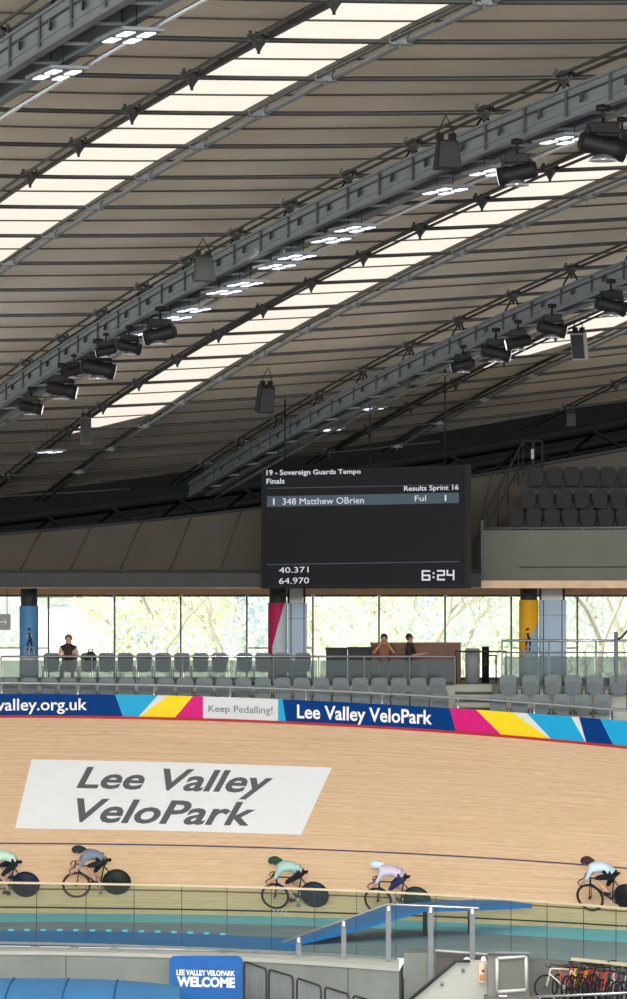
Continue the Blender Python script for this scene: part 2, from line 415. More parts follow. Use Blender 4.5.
# ------------------------------------------------------------------ the banked track
ytop_b = poly([0, 100, 205, 300, 410, 505, 627], [693.7, 694.6, 696.2, 700, 706, 711.5, 721], 3, -40, 670)
ybot_b = poly([0, 100, 205, 300, 410, 505, 627], [716.8, 717.8, 719.6, 723.6, 729.7, 736.5, 748], 3, -40, 670)
y_in = poly([0, 185, 300, 420, 550, 627], [913, 914.8, 917.2, 921, 926, 931], 2, -40, 670)
def Ytop(px):
    u = px/627; uc = min(max(u, -.3), 1.15); return 105.3-uc-4.3*uc*uc*(1 if uc > 0 else -.3)+(u-uc)*(-1-8.6*max(uc, 0))
ZI = H-7.82
def inner(px): Y = 7.82*F/(y_in(px)-HY); return Vector((X_of(px, Y), Y, ZI))
def outer(px): return P(px, ybot_b(px), Ytop(px))
def bank(px, py, off=0.0):
    a = inner(px); b = outer(px)
    # point of the line a-b that is seen at row py
    k = (HY-py)/F; t = (k*a.y-(a.z-H))/((b.z-a.z)-k*(b.y-a.y))
    p = a+(b-a)*t
    if off:
        tg = outer(px+5)-outer(px-5); n = tg.cross(b-a); n.normalize()
        if n.z < 0: n = -n
        p = p+n*off
    return p
PX = list(range(-260, 900, 8)); T = 14
tm = MB(); tm.grid([[inner(px).lerp(outer(px), k/T) for px in PX] for k in range(T+1)], sm=True)
track = tm.build('cycling_track', M_track); tag(track, kind='structure')
uvl = track.data.uv_layers.new(name='UVMap'); cum = [0]
for i in range(1, len(PX)): cum.append(cum[-1]+(outer(PX[i])-outer(PX[i-1])).length)
for poly_ in track.data.polygons:
    for li in poly_.loop_indices:
        vi = track.data.loops[li].vertex_index; k, i = divmod(vi, len(PX)); uvl.data[li].uv = (cum[i], 7.5*k/T)
def line_on_track(name, ys, w, m):
    f = poly([p[0] for p in ys], [p[1] for p in ys], min(3, len(ys)-1), -40, 670)
    mb = MB(); mb.grid([[bank(px, f(px)+s*w/2, .006) for px in PX] for s in (1, -1)]); return mb.build(name, m, track)
M_lineblue = mat('line_blue', (72, 72, 104), .6, var=.05); M_linered = mat('line_red', (128, 70, 60), .6, var=.05); M_lineblk = mat('line_black', (40, 40, 42), .6, var=.05)
line_on_track('blue_lap_line', [(0, 843.5), (120, 844.5), (250, 847.4), (370, 852), (490, 858.3), (627, 868.5)], 1.4, M_lineblue)
line_on_track('red_lap_line', [(0, 889), (120, 890.2), (250, 892.5), (370, 897), (490, 903), (627, 912)], 1.3, M_linered)
line_on_track('black_lap_line', [(0, 907.2), (120, 908.7), (240, 910.5), (370, 914.5), (490, 918.8), (627, 926.5)], 1.6, M_lineblk)
# flat blue border, apron
y_ft = poly([0, 120, 245, 365, 490, 627], [882.3, 884, 886.5, 891.3, 897.3, 908.5], 3, -40, 670)
ZFT = H-6.43
def fp(px, z=ZFT, off=0.0): Y = 6.43*F/(y_ft(px)-HY)+off; return Vector((X_of(px, Y), Y, z))
y_c2 = poly([0, 250, 300, 420, 480, 627], [922, 924.5, 926, 930, 933, 943], 2, -40, 670)
def flat(px, py, z=ZI): Y = (H-z)*F/(py-HY); return Vector((X_of(px, Y), Y, z))
cb = MB(); cb.grid([[flat(px, y_c2(px), ZI-.004) for px in PX], [inner(px) for px in PX]]); cb.build('blue_border', M_cote, track)
ap = MB(); ap.grid([[fp(px, ZI-.008, .05) for px in PX], [flat(px, y_c2(px), ZI-.004) for px in PX]]); o = ap.build('floor_apron', M_apron); tag(o, kind='structure')
yb1 = poly([0, 150, 300], [931, 932.3, 939], 2, -40, 300)
bs = MB(); pb = [px for px in PX if px <= 300]; bs.grid([[fp(px, ZI+.01, .1) for px in pb], [flat(px, yb1(px), ZI+.01) for px in pb]])
bs.build('blue_edge_mat', M_blue, o)
for k in range(-4, 14):
    px = 11+16.3*k; bs2 = MB(); p = flat(px, yb1(px)-.6, ZI+.02); bs2.box(p.x-.06, p.x+.06, p.y-.08, p.y+.08, p.z-.01, p.z+.03); bs2.build('mat_fixing', M_cote, o)
for x0, y0_ in ((272, 914.5), (613, 931)):
    for q in range(4):
        m = MB(); a = [bank(x0+q*4, y0_-.6, .01), bank(x0+q*4+1, y0_-.6, .01), bank(x0+q*4+4, y0_-4.5, .01), bank(x0+q*4+3, y0_-4.5, .01)]
        m.add(a, [(0, 1, 2, 3)]); m.build('painted_dash', M_lgrey, track)
# white panel with the big lettering
pan = MB(); rows = []
for r_ in range(9):
    v = r_/8; row = []
    for q in range(41):
        u = q/40
        xl, yl = 15+(31.5-15)*v, 828.5+(759.5-828.5)*v; xr, yr = 301+(332-301)*v, 835+(767.8-835)*v
        bow = -1.6*math.sin(PI*u)*0.6
        row.append(bank(xl+(xr-xl)*u, yl+(yr-yl)*u+bow, .006))
    rows.append(row)
pan.grid(rows); panel = pan.build('white_track_panel', mat('panel_white', (243, 246, 248), .6, var=.02), track)
bk = lambda x, y: bank(x, y, .012)
lettering('track_lettering', 'Lee Valley', [(75, 795), (268.5, 800.5), (275, 771.5), (80, 767)], bk, M_letg, panel, .022, .22)
lettering('track_lettering', 'VeloPark', [(72, 822.5), (252, 826.5), (257.5, 802.5), (77, 798.5)], bk, M_letg, panel, .022, .22)

# ------------------------------------------------------------------ advertising hoarding round the top of the track
hoard = empty('advertising_hoarding', outer(313), 'long curved hoarding with coloured chevrons and white lettering above the wooden track', 'hoarding')
def ban(px, v, off=0.0):
    Y = Ytop(px)+.02-off; y = ybot_b(px)+(ytop_b(px)-ybot_b(px))*v; return P(px, y, Y)
def banxy(x, y, off=.025): return P(x, y, Ytop(x)+.02-off)
hm = MB()
segs = [(-320, -320, M_navy), (115, 122.8, M_cyan), (158, 138.6, M_lgrey), (168, 139.3, M_yellow), (193, 175, M_magenta), (203, 203, M_lgrey), (278, 278, M_cyan), (282.5, 286, M_navy),
        (449.6, 456, M_magenta), (476, 501, M_yellow), (512, 549, M_lgrey), (527, 551, M_cyan), (571, 585.5, M_lgrey), (579, 586, M_navy), (600, 613, M_cyan), (760, 770, M_magenta), (900, 900, None)]
hmats = [M_navy, M_cyan, M_lgrey, M_yellow, M_magenta, M_red]
for i in range(len(segs)-1):
    t0, b0, mm = segs[i]; t1, b1, _ = segs[i+1]; n = max(1, int(max(t1-t0, b1-b0)/8)); rows = [[], []]
    for q in range(n+1):
        u = q/n; xb = b0+(b1-b0)*u; xt = t0+(t1-t0)*u
        rows[0].append(ban(xb, .07)); rows[1].append(ban(xt, 1))
    hm.grid(rows, hmats.index(mm))
hm.grid([[ban(px, -.06, .05) for px in PX], [ban(px, .07, .05) for px in PX], [ban(px, .07) for px in PX]], 5)
# back and top of the board
hm.grid([[ban(px, 1) for px in PX], [ban(px, 1)+Vector((.0, .12, 0)) for px in PX], [ban(px, -.4)+Vector((0, .12, 0)) for px in PX]], 2)
face = hm.build('board', hmats, hoard); face.location = -hoard.location
lt = [lettering('lettering', 'valley.org.uk', [(-3.5, 714.6), (87, 713.8), (87, 698.4), (-3.5, 698.6)], banxy, M_letw, hoard, .012),
      lettering('lettering', 'Keep Pedalling!', [(208.5, 713.8), (272.5, 716.2), (272.5, 706.6), (208.5, 705)], banxy, M_letg, hoard, -.004),
      lettering('lettering', 'Lee Valley VeloPark', [(297, 722.5), (432, 729), (432, 710.2), (297, 704.5)], banxy, M_letw, hoard, .02)]
for l in lt: l.location = -hoard.location
# steel handrail behind the hoarding
hr = empty('stand_handrail', P(313, 697, 103.9), 'pale steel handrail following the curve just above the coloured hoarding', 'handrail')
yr_ = poly([0, 100, 210, 310, 410, 510, 627], [683, 684, 686, 690.5, 695.3, 700.5, 711], 3, -40, 670)
r1 = MB().tube([P(px, yr_(px), Ytop(px)+.2) for px in PX], .035, 6).build('rail', M_chrome, hr); r1.location = -hr.location
for px in range(-150, 800, 76):
    b = P(px, yr_(px), Ytop(px)+.2); q = MB().tube([b, Vector((b.x, b.y, b.z-.55))], .022, 6).build('post', M_chrome, hr); q.location = -hr.location
# lower terrace platform behind the hoarding
lp = MB(); A = [Vector((outer(px).x, Ytop(px)+.16, H-3.5)) for px in PX]; B = [Vector((outer(px).x, 112, H-3.5)) for px in PX]
lp.grid([A, B]); lp.grid([[v-Vector((0, 0, 2)) for v in A], A]); o = lp.build('floor_stand', M_tread); tag(o, kind='structure')

# ------------------------------------------------------------------ tip-up seats
def plate(mb, outline, y0, y1, curve=0.0, mi=0):
    n = len(outline); vs = []
    for y in (y0, y1):
        for (x, z) in outline: vs.append((x, y-curve*x*x, z))
    cx = sum(p[0] for p in outline)/n; czz = sum(p[1] for p in outline)/n
    vs.append((cx, y0, czz)); vs.append((cx, y1, czz))
    fs = [(k, (k+1) % n, n+(k+1) % n, n+k) for k in range(n)]
    fs += [((k+1) % n, k, 2*n) for k in range(n)]+[(n+k, n+(k+1) % n, 2*n+1) for k in range(n)]
    mb.add(vs, fs, mi)
def rrect(x0, x1, z0, z1, r, tb=0.0, n=5):
    pts = []
    for (cx, cz_, a0) in ((x1-r, z1-r, 0), (x0+r, z1-r, 90), (x0+r, z0+r, 180), (x1-r, z0+r, 270)):
        for k in range(n+1):
            t = math.radians(a0+90*k/n); x = cx+r*math.cos(t); z = cz_+r*math.sin(t)
            s = 1-tb*(z1-z)/(z1-z0); pts.append((x*s, z))
    return pts
def make_seat(ms, mp):
    t = empty('tip_up_seat', (0, 0, 0))
    m = MB(); plate(m, rrect(-.22, .22, .36, .86, .11, .12), .02, -.03, -.35); m.build('backrest', ms, t)
    m = MB(); plate(m, rrect(-.19, .19, .34, .68, .13, .08), -.07, -.14, .2); m.build('seat', mp, t)
    m = MB(); m.box(-.24, -.215, -.06, .04, 0, .5); m.box(.215, .24, -.06, .04, 0, .5); m.box(-.24, .24, -.04, 0, .36, .40); m.build('bracket', M_darkgrey, t)
    return t
SEATS = {}
def place_seat(kind, loc, label, group):
    if kind not in SEATS:
        o = make_seat(M_seat, M_seat_dark) if kind == 'grey' else make_seat(M_sdk, M_sdk); SEATS[kind] = o; SEATS[kind+'p'] = [c for c in o.children]
    else:
        o = SEATS[kind].copy(); COL.objects.link(o)
        for ch in SEATS[kind+'p']:
            c = ch.copy(); COL.objects.link(c); c.parent = o
    o.location = loc; tag(o, label, 'seat', group)
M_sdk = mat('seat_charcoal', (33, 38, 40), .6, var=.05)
rowA = [53.5-4*0+0, 88, 106.5, 125.3, 144, 163, 182, 200, 221, 244.5, 263, 281, 302, 321]
rowA = [51.5, 69.5, 88.5, 106.5, 125.3, 144, 163, 182, 200.5, 219.5, 244.5, 263, 282, 303]
for i, px in enumerate(rowA):
    place_seat('grey', (X_of(px, 110), 110, ZF), '%s grey tip-up seat counting from the pillar in the back row under the windows' % ORD[i+1], 'back row of grey seats under the windows')
for i in range(24):
    px = 10+19.45*i-1*0
    if px > 452: break
    place_seat('grey', (X_of(px, 107.4), 107.4, H-3.14), '%s grey tip-up seat counting from the left in the long row behind the steel handrail' % ORD[i+1], 'long middle row of grey seats')
n = 0
for i in range(12):
    px = 263+19.7*i
    if px > 450: break
    n += 1; place_seat('grey', (X_of(px, 105.2), 105.2, H-3.5), '%s from left of the low grey seats peeping just over the hoarding' % ORD[n], 'front row of grey seats half hidden by the hoarding')
for i, px in enumerate((508, 530.5, 553, 573, 595, 618, 640)):
    place_seat('grey', (X_of(px, 104.2), 104.2, H-3.0), '%s grey seat from the stairs in the upper row beside the steps' % ORD[i+1], 'upper row of grey seats right of the steps')
for i, px in enumerate((498, 519.5, 541, 562, 583, 603)):
    place_seat('grey', (X_of(px, 103.1), 103.1, H-3.46), '%s grey seat from the stairs in the lower row beside the steps' % ORD[i+1], 'lower row of grey seats right of the steps')

# ------------------------------------------------------------------ glass balustrades on the concourse edge
def balustrade(name, label, pts_px, Y, ztop, zbot, step, extra=()):
    r = empty(name, P(sum(pts_px)/2, 680, Y), label, 'balustrade')
    x0, x1 = X_of(pts_px[0], Y), X_of(pts_px[1], Y)
    def B(m, nm, mt): o = m.build(nm, mt, r); o.location = -r.location; return o
    B(MB().tube([(x0, Y, ztop), (x1, Y, ztop)], .03, 6), 'rail', M_chrome)
    for z in extra: B(MB().tube([(x0, Y, z), (x1, Y, z)], .02, 6), 'rail', M_steel)
    n = max(1, round((x1-x0)/step)); gz = (extra[-1] if extra else ztop)-.10
    for k in range(n+1):
        x = x0+(x1-x0)*k/n; B(MB().box(x-.02, x+.02, Y-.03, Y+.03, zbot, ztop), 'post', M_steel)
        if k < n: B(MB().box(x+.03, x+(x1-x0)/n-.03, Y-.008, Y+.008, zbot+.06, gz), 'glass_panel', M_balus)
    return r
balustrade('glass_balustrade', 'tinted glass balustrade before the back row of seats and the brown counter', (1, 455), 109.3, Z_of(656.5, 109.3), H-2.5, 1.25)
balustrade('glass_balustrade', 'three-rail glass balustrade behind the seats right of the steps, in front of the yellow pillar', (502, 690), 104.9, Z_of(640.5, 104.9), H-2.5, 1.1, (Z_of(652.5, 104.9),))
g = empty('stair_handrail', P(480, 684, 110.4), 'dark low handrail at the head of the terrace steps', 'handrail')
m = MB(); yy = 110.5; m.tube([P(456, 684, yy), P(456, 651.5, yy), P(506, 651.5, yy), P(506, 684, yy)], .03, 6)
q = m.build('rail', M_darkgrey, g); q.location = -g.location
g = empty('stair_handrail', P(616, 675, 104.2), 'steel handrail post with diagonal bar rising at the right end of the stand', 'handrail')
q = MB().tube([P(616, 690, 104.2), P(616, 632, 104.2)], .05, 6).build('post', M_steel, g); q.location = -g.location
q = MB().tube([P(616, 640, 104.2), P(622, 637, 104.2), P(640, 615, 104.2)], .03, 6).build('rail', M_darkgrey, g); q.location = -g.location

# ------------------------------------------------------------------ people (one continuous skinned body each)
def skin_body(joints, edges, rad, mats, region, extra=None, root='pelvis'):
    names = list(joints); idx = {n: i for i, n in enumerate(names)}
    me = bpy.data.meshes.new('body'); me.from_pydata([joints[n] for n in names], [(idx[a], idx[b]) for a, b in edges], [])
    o = bpy.data.objects.new('body', me); COL.objects.link(o)
    o.modifiers.new('skin', 'SKIN'); o.modifiers.new('sub', 'SUBSURF').levels = 1; o.modifiers['sub'].render_levels = 1
    for i, n in enumerate(names):
        sv = me.skin_vertices[0].data[i]; rr = rad[n]; sv.radius = rr if isinstance(rr, tuple) else (rr, rr); sv.use_root = (n == root)
    dg = bpy.context.evaluated_depsgraph_get(); dg.update()
    ev = bpy.data.meshes.new_from_object(o.evaluated_get(dg)); bpy.data.objects.remove(o)
    segs = [(Vector(joints[a]), Vector(joints[b]), region[(a, b)]) for a, b in edges]
    mb = MB(); vs = [v.co.copy() for v in ev.vertices]; fs = [tuple(p.vertices) for p in ev.polygons]
    mb.v = [tuple(v) for v in vs]; mb.f = fs
    for f in fs:
        c = sum((vs[i] for i in f), Vector())/len(f); best = 1e9; bi = 0
        for a, b, mi in segs:
            ab = b-a; t = max(0, min(1, (c-a).dot(ab)/max(ab.length_squared, 1e-9))); d = (c-(a+ab*t)).length
            if d < best: best = d; bi = mi
        mb.m.append(bi); mb.smooth.append(True)
    bpy.data.meshes.remove(ev)
    if extra: extra(mb)
    return mb
def fingers(mb, hand, d, side, mi, curl=1.0):
    """five bent fingers from a palm at hand pointing along d"""
    hand = Vector(hand); d = Vector(d).normalized(); w = Vector((0, 1, 0)) if abs(d.y) < .8 else Vector((1, 0, 0)); w = (w-d*w.dot(d)).normalized(); nn = d.cross(w).normalized()
    if nn.z > 0: nn = -nn
    mb.ball(hand, .042, mi, 8, (1, .9, .7))
    for q, L in zip((-1.5, -.5, .5, 1.5), (.065, .078, .074, .058)):
        b = hand+w*q*.02+d*.02; k = b+d*L*.5; t = k+(d*.4+nn*curl).normalized()*L*.5
        mb.tube([b, k, t], .009, 6, mi, rs=[.010, .009, .007])
    b = hand+w*side*.03; mb.tube([b, b+w*side*.02+d*.03, b+d*.055+w*side*.012+nn*.01], .01, 6, mi, rs=[.012, .010, .008])
def face(mb, c, fwd, mi_skin, mi_dark, R=.1):
    c = Vector(c); f = Vector(fwd).normalized(); s = f.cross(Vector((0, 0, 1))).normalized(); u = s.cross(f)
    mb.tube([c+f*R*.92+u*.015, c+f*R*1.18-u*.012], .012, 6, mi_skin, rs=[.007, .014])
    for k in (-1, 1):
        mb.ball(c+f*R*.90+s*k*.033+u*.02, .011, mi_dark, 6); mb.ball(c+s*k*R*.95, .024, mi_skin, 6, (1, .6, 1.3))
    mb.tube([c+f*R*.93-u*.045-s*.02, c+f*R*.97-u*.047, c+f*R*.93-u*.045+s*.02], .005, 5, mi_dark)
EDG = [('pelvis', 'spine'), ('spine', 'chest'), ('chest', 'neck'), ('neck', 'head'), ('head', 'crown')]
REG = {('pelvis', 'spine'): 1, ('spine', 'chest'): 1, ('chest', 'neck'): 1, ('neck', 'head'): 0, ('head', 'crown'): 0}
for s in 'lr':
    for a, b, r_ in (('chest', 'sho', 1), ('sho', 'elb', 1), ('elb', 'wri', 0), ('wri', 'hand', 0), ('pelvis', 'hip', 2), ('hip', 'knee', 2), ('knee', 'ank', 0), ('ank', 'toe', 3)):
        e = (a if a in ('chest', 'pelvis') else a+s, b+s); EDG.append(e); REG[e] = r_
RAD = dict(pelvis=.13, spine=(.125, .12), chest=(.14, .13), neck=.058, head=(.098, .098), crown=.07)
for s in 'lr': RAD.update({'sho'+s: .068, 'elb'+s: .047, 'wri'+s: .03, 'hand'+s: .03, 'hip'+s: .098, 'knee'+s: .06, 'ank'+s: .038, 'toe'+s: .034})
def cyclist_joints(ph):
    J = dict(pelvis=(.27, 0, .98), spine=(.10, 0, 1.12), chest=(-.10, 0, 1.17), neck=(-.27, 0, 1.20), head=(-.37, 0, 1.25), crown=(-.42, 0, 1.32))
    for s, sg in (('l', -1), ('r', 1)):
        J['sho'+s] = (-.20, sg*.17, 1.13); J['elb'+s] = (-.33, sg*.23, .93); J['wri'+s] = (-.50, sg*.19, .80); J['hand'+s] = (-.555, sg*.18, .76)
        J['hip'+s] = (.25, sg*.09, .93)
        t = ph+(0 if sg < 0 else PI); fx = .08-.165*math.sin(t); fz = .29-.165*math.cos(t)
        ank = Vector((fx+.05, 0, fz+.09)); hip = Vector((.25, 0, .93)); d = ank-hip; L = min(d.length, .84); mid = (hip+ank)/2; h = math.sqrt(max(.0, .43**2-(L/2)**2))
        n_ = Vector((d.z, 0, -d.x)).normalized(); n_ = n_ if n_.x < 0 else -n_; k = mid+n_*h
        J['knee'+s] = (k.x, sg*.11, k.z); J['ank'+s] = (ank.x, sg*.11, ank.z); J['toe'+s] = (fx-.08, sg*.11, fz+.03)
    return J
def make_cyclist(mats, helmet, label, T_, ph, group='racing cyclists riding the wooden track', number=None):
    J = cyclist_joints(ph)
    def ex(mb):
        for s, sg in (('l', 1), ('r', -1)): fingers(mb, J['hand'+s], (-.7, 0, -.5), sg, 0)
        face(mb, Vector(J['head'])+Vector((-.01, 0, .0)), (-.95, 0, -.25), 0, 3, .098)
        mb.lathe([(.118, -.045), (.122, 0), (.118, .045)], 12, 1, Matrix.Translation((.2, 0, 1.03)) @ Matrix.Rotation(PI/2, 4, 'Y'))
    body = skin_body(J, EDG, RAD, mats, REG, ex)
    r = empty('person', (0, 0, 0), label, 'person', group)
    body.build('body', mats, r)
    hm_ = MB(); c = Vector(J['head'])+Vector((.01, 0, .035)); hm_.ball(c, .125, 0, 14, (1.25, .88, .82)); hm_.tube([c+Vector((.06, 0, .02)), c+Vector((.2, 0, .0))], .07, 10, rs=[.085, .02])
    hm_.build('helmet', helmet, r)
    for s in 'lr':
        a = Vector(J['ank'+s]); t = Vector(J['toe'+s]); sh = MB(); sh.tube([a+Vector((.05, 0, -.06)), a+Vector((0, 0, -.06)), (a+t)/2+Vector((0, 0, -.03)), t], .04, 8, rs=[.03, .043, .042, .03]); sh.build('shoe', mats[3], r)
    r.matrix_world = T_
    return r
def make_wheel(mb_t, c, R, disc, mi_t=0, mi_s=1):
    cx, cz_ = c; pts = [(cx+R*math.cos(t), 0, cz_+R*math.sin(t)) for t in [2*PI*k/32 for k in range(32)]]
    mb_t.tube(pts, .014, 8, mi_t, closed=True)
    pts = [(cx+(R-.03)*math.cos(t), 0, cz_+(R-.03)*math.sin(t)) for t in [2*PI*k/32 for k in range(32)]]
    mb_t.tube(pts, .016, 6, mi_s, closed=True)
    mb_t.tube([(cx, -.05, cz_), (cx, .05, cz_)], .025, 8, mi_s)
    if disc:
        M = Matrix.Translation((cx, 0, cz_)) @ Matrix.Rotation(PI/2, 4, 'X'); mb_t.lathe([(.0, .022), (.03, .022), (R-.03, .008), (R-.03, -.008), (.03, -.022), (0, -.022)], 28, mi_s, M)
    else:
        for k in range(16):
            t = 2*PI*k/16; mb_t.tube([(cx, .02*(-1)**k, cz_), (cx+(R-.03)*math.cos(t+.15), 0, cz_+(R-.03)*math.sin(t+.15))], .0025, 4, mi_s)
def make_bike(label, T_, m_frame, m_rim, disc=True, cat='bicycle', group=None, name='track_bicycle', R=.335, flat_bar=False, m_rear=None):
    r = empty(name, (0, 0, 0), label, cat, group)
    w = MB(); make_wheel(w, (-.49, R), R, False); w.build('front_wheel', [M_tyre, m_rim], r)
    w = MB(); make_wheel(w, (.49, R), R, disc); w.build('rear_wheel', [M_tyre, m_rear or m_rim], r)
    f = MB(); bb = (.08, 0, .28); st = (.24, 0, .84); ht = (-.36, 0, .84); hb = (-.40, 0, .70)
    f.tube([bb, st], .018); f.tube([(.23, 0, .80), ht], .018); f.tube([bb, hb], .022); f.tube([ht, hb], .022)
    for s in (-1, 1):
        f.tube([(.08, s*.03, .28), (.49, s*.05, R)], .010, 6); f.tube([(.23, s*.02, .78), (.49, s*.05, R)], .009, 6); f.tube([(-.40, s*.03, .70), (-.43, s*.05, .55), (-.49, s*.05, R)], .012, 6)
    f.build('frame', m_frame, r)
    s_ = MB(); s_.tube([st, (.27, 0, .92)], .014, 6); plate_pts = [(.42, .05), (.40, .07), (.30, .055), (.20, .02), (.13, .015), (.12, 0)]
    o2 = plate_pts+[(x, -y) for x, y in reversed(plate_pts[:-1])]; n = len(o2); vs = [(x, y, .93) for x, y in o2]+[(x, y, .955) for x, y in o2]
    s_.add(vs, [tuple(range(n))[::-1], tuple(range(n, 2*n))]+[(k, (k+1) % n, n+(k+1) % n, n+k) for k in range(n)]); s_.build('saddle', M_black, r)
    h = MB(); h.tube([ht, (-.36, 0, .88), (-.46, 0, .90)], .014, 6)
    if flat_bar: h.tube([(-.44, -.28, .93), (-.46, -.1, .90), (-.46, .1, .90), (-.44, .28, .93)], .014, 6)
    else:
        for s in (-1, 1): h.tube([(-.46, 0, .90), (-.46, s*.17, .90), (-.54, s*.2, .88), (-.60, s*.2, .82), (-.57, s*.2, .75), (-.48, s*.2, .74)], .013, 6)
    h.build('handlebar', M_black, r)
    c = MB(); M = Matrix.Translation((.08, .045, .28)) @ Matrix.Rotation(PI/2, 4, 'X'); c.lathe([(.0, .004), (.09, .004), (.09, -.004), (0, -.004)], 20, 0, M)
    c.tube([(.08, -.06, .28), (.08, .06, .28)], .018, 6)
    c.tube([(.08, .07, .28), (.08, .07, .45)], .011, 6); c.tube([(.08, -.07, .28), (.08, -.07, .11)], .011, 6)
    for s, z in ((1, .45), (-1, .11)): c.box(.03, .13, s*.08-.03 if s > 0 else -.14, s*.08+.06 if s > 0 else -.05, z-.01, z+.01)
    c.build('crankset', M_chrome, r)
    ch = MB(); ch.tube([(.08, .045, .37), (.49, .045, R+.04)], .005, 4); ch.tube([(.08, .045, .19), (.49, .045, R-.04)], .005, 4); ch.build('chain', M_black, r)
    r.matrix_world = T_
    return r
def frame_on_track(px, py, blend=.55, yaw=0.0):
    p = bank(px, py, .01); tg = (bank(px+12, py)-bank(px-12, py)).normalized()
    tg2 = outer(px+5)-outer(px-5); nrm = tg2.cross(outer(px)-inner(px)).normalized(); nrm = nrm if nrm.z > 0 else -nrm
    sl_ = nrm.cross(tg).normalized(); tg = (tg*math.cos(yaw)+sl_*math.sin(yaw)).normalized()
    up = (nrm*blend+Vector((0, 0, 1))*(1-blend)); up = (up-tg*up.dot(tg)).normalized(); y = up.cross(tg)
    M = Matrix((tg, y, up)).transposed().to_4x4(); M.translation = p
    return M
mk = lambda n, c, **k: mat(n, c, .6, var=.03, **k)
M_shoe = mk('shoe', (40, 40, 44))
riders = [
 (6, 897, .4, [M_skin, mk('jersey_mint', (202, 232, 214)), mk('shorts_black', (28, 30, 38)), M_shoe], mk('helmet_white', (228, 236, 232)), 'cyclist in a pale mint jersey, leftmost rider on the track, crouched over the bars', 0.0),
 (98, 896, 2.2, [M_skin, mk('jersey_slate', (128, 140, 156)), mk('shorts_dark', (30, 32, 36)), M_shoe], mk('helmet_dark', (44, 46, 54)), 'cyclist in a slate grey jersey and dark helmet riding below the white panel', .10),
 (297, 908, 1.2, [M_skin, mk('jersey_seafoam', (176, 212, 202)), mk('shorts_charcoal', (26, 28, 32)), M_shoe], mk('helmet_green', (38, 72, 60)), 'cyclist in a sea-green jersey with dark green helmet in the middle of the track', .05),
 (400, 913, .8, [M_skin, mk('jersey_lilac', (214, 204, 226)), mk('shorts_violet', (52, 46, 92)), M_shoe], mk('helmet_ice', (214, 232, 236)), 'cyclist in a pale lilac jersey and violet shorts just above the blue ramp', .03),
 (612, 911, 2.8, [M_skin, mk('jersey_white_blue', (204, 220, 236)), mk('shorts_jet', (22, 24, 30)), M_shoe], mk('helmet_maroon', (60, 40, 44)), 'cyclist in a white and pale blue jersey at the right end of the track', .0)]
bikes = ['dark track bicycle under the leftmost rider', 'dark track bicycle with reddish front rim under the slate grey rider', 'navy track bicycle under the sea-green rider',
         'dark green track bicycle under the pale lilac rider', 'black track bicycle under the rider at the right end']
bm_f = [mk('frame_navy', (30, 34, 62)), mk('frame_green_black', (36, 42, 38)), mk('frame_navy2', (28, 44, 66)), mk('frame_teal', (32, 60, 62)), mk('frame_black', (34, 34, 40))]
M_rimred = mk('rim_red', (120, 60, 50)); M_rimblk = mk('rim_black', (44, 46, 52))
for i, (px, py, ph, mt, hl, lb, yw) in enumerate(riders):
    T_ = frame_on_track(px, py, .55, yw)
    make_bike(bikes[i], T_, bm_f[i], M_rimred if i == 1 else M_rimblk, True, group='bicycles being raced on the track', m_rear=bm_f[i])
    make_cyclist(mt, hl, lb, T_, ph)
# ---- seated spectators
def seated(loc, rotz, mats, hairm, label, arms='folded', lean=0.0):
    J = dict(pelvis=(0, 0, .53), spine=(-.02-lean*.3, 0, .74), chest=(-.02-lean*.6, 0, .94), neck=(-.02-lean*.85, 0, 1.10), head=(-.04-lean, 0, 1.22), crown=(-.03-lean, 0, 1.29))
    for s, sg in (('l', -1), ('r', 1)):
        cx = J['chest'][0]; J['sho'+s] = (cx, sg*.19, .99); J['hip'+s] = (-.02, sg*.1, .50); J['knee'+s] = (-.44, sg*.13, .50); J['ank'+s] = (-.46, sg*.13, .09); J['toe'+s] = (-.60, sg*.14, .04)
        if arms == 'folded': J['elb'+s] = (cx-.10, sg*.25, .74); J['wri'+s] = (cx-.24, sg*.02, .76); J['hand'+s] = (cx-.23, -sg*.07, .78)
        elif arms == 'raised': J['elb'+s] = (cx-.2, sg*.28, .82); J['wri'+s] = (cx-.24, sg*.12, 1.04); J['hand'+s] = (cx-.25, sg*.08, 1.11)
        else: J['elb'+s] = (cx-.12, sg*.24, .74); J['wri'+s] = (cx-.36, sg*.16, .80); J['hand'+s] = (cx-.43, sg*.14, .81)
    def ex(mb):
        for s, sg in (('l', 1), ('r', -1)):
            d = Vector(J['hand'+s])-Vector(J['wri'+s]); fingers(mb, J['hand'+s], d, sg, 0, .5)
        face(mb, J['head'], (-1, 0, -.05), 0, 3)
    rg = dict(REG)
    if arms == 'folded': rg[('shol', 'elbl')] = 0; rg[('shor', 'elbr')] = 0
    b = skin_body(J, EDG, RAD, mats, rg, ex); r = empty('person', (0, 0, 0), label, 'person'); b.build('body', mats, r)
    h = MB(); c = Vector(J['head']); h.ball(c+Vector((.04, 0, .035)), .103, 0, 14, (.95, 1, 1)); h.build('hair', hairm, r)
    r.location = loc; r.rotation_euler = (0, 0, rotz)
    return r
M_jeans = mk('jeans', (48, 54, 70)); M_hair_b = mk('hair_brown', (70, 50, 38)); M_hair_g = mk('hair_grey_brown', (120, 96, 84))
seated((X_of(68.5, 109.8), 109.82, ZF), PI/2, [M_skin, mk('vest_black', (34, 30, 36)), M_jeans, M_shoe], M_hair_g, 'person in a black sleeveless top, arms folded, seated near the blue pillar')
bk_ = MB(); bk_.ball((0, 0, .28), .2, 0, 12, (.85, .6, 1.35)); bk_.ball((0, -.11, .2), .12, 0, 10, (.9, .6, 1.1)); bag = bk_.build('backpack', mk('bag_dark', (50, 52, 48))); bag.location = (X_of(90.5, 109.6), 109.72, ZF+.36)
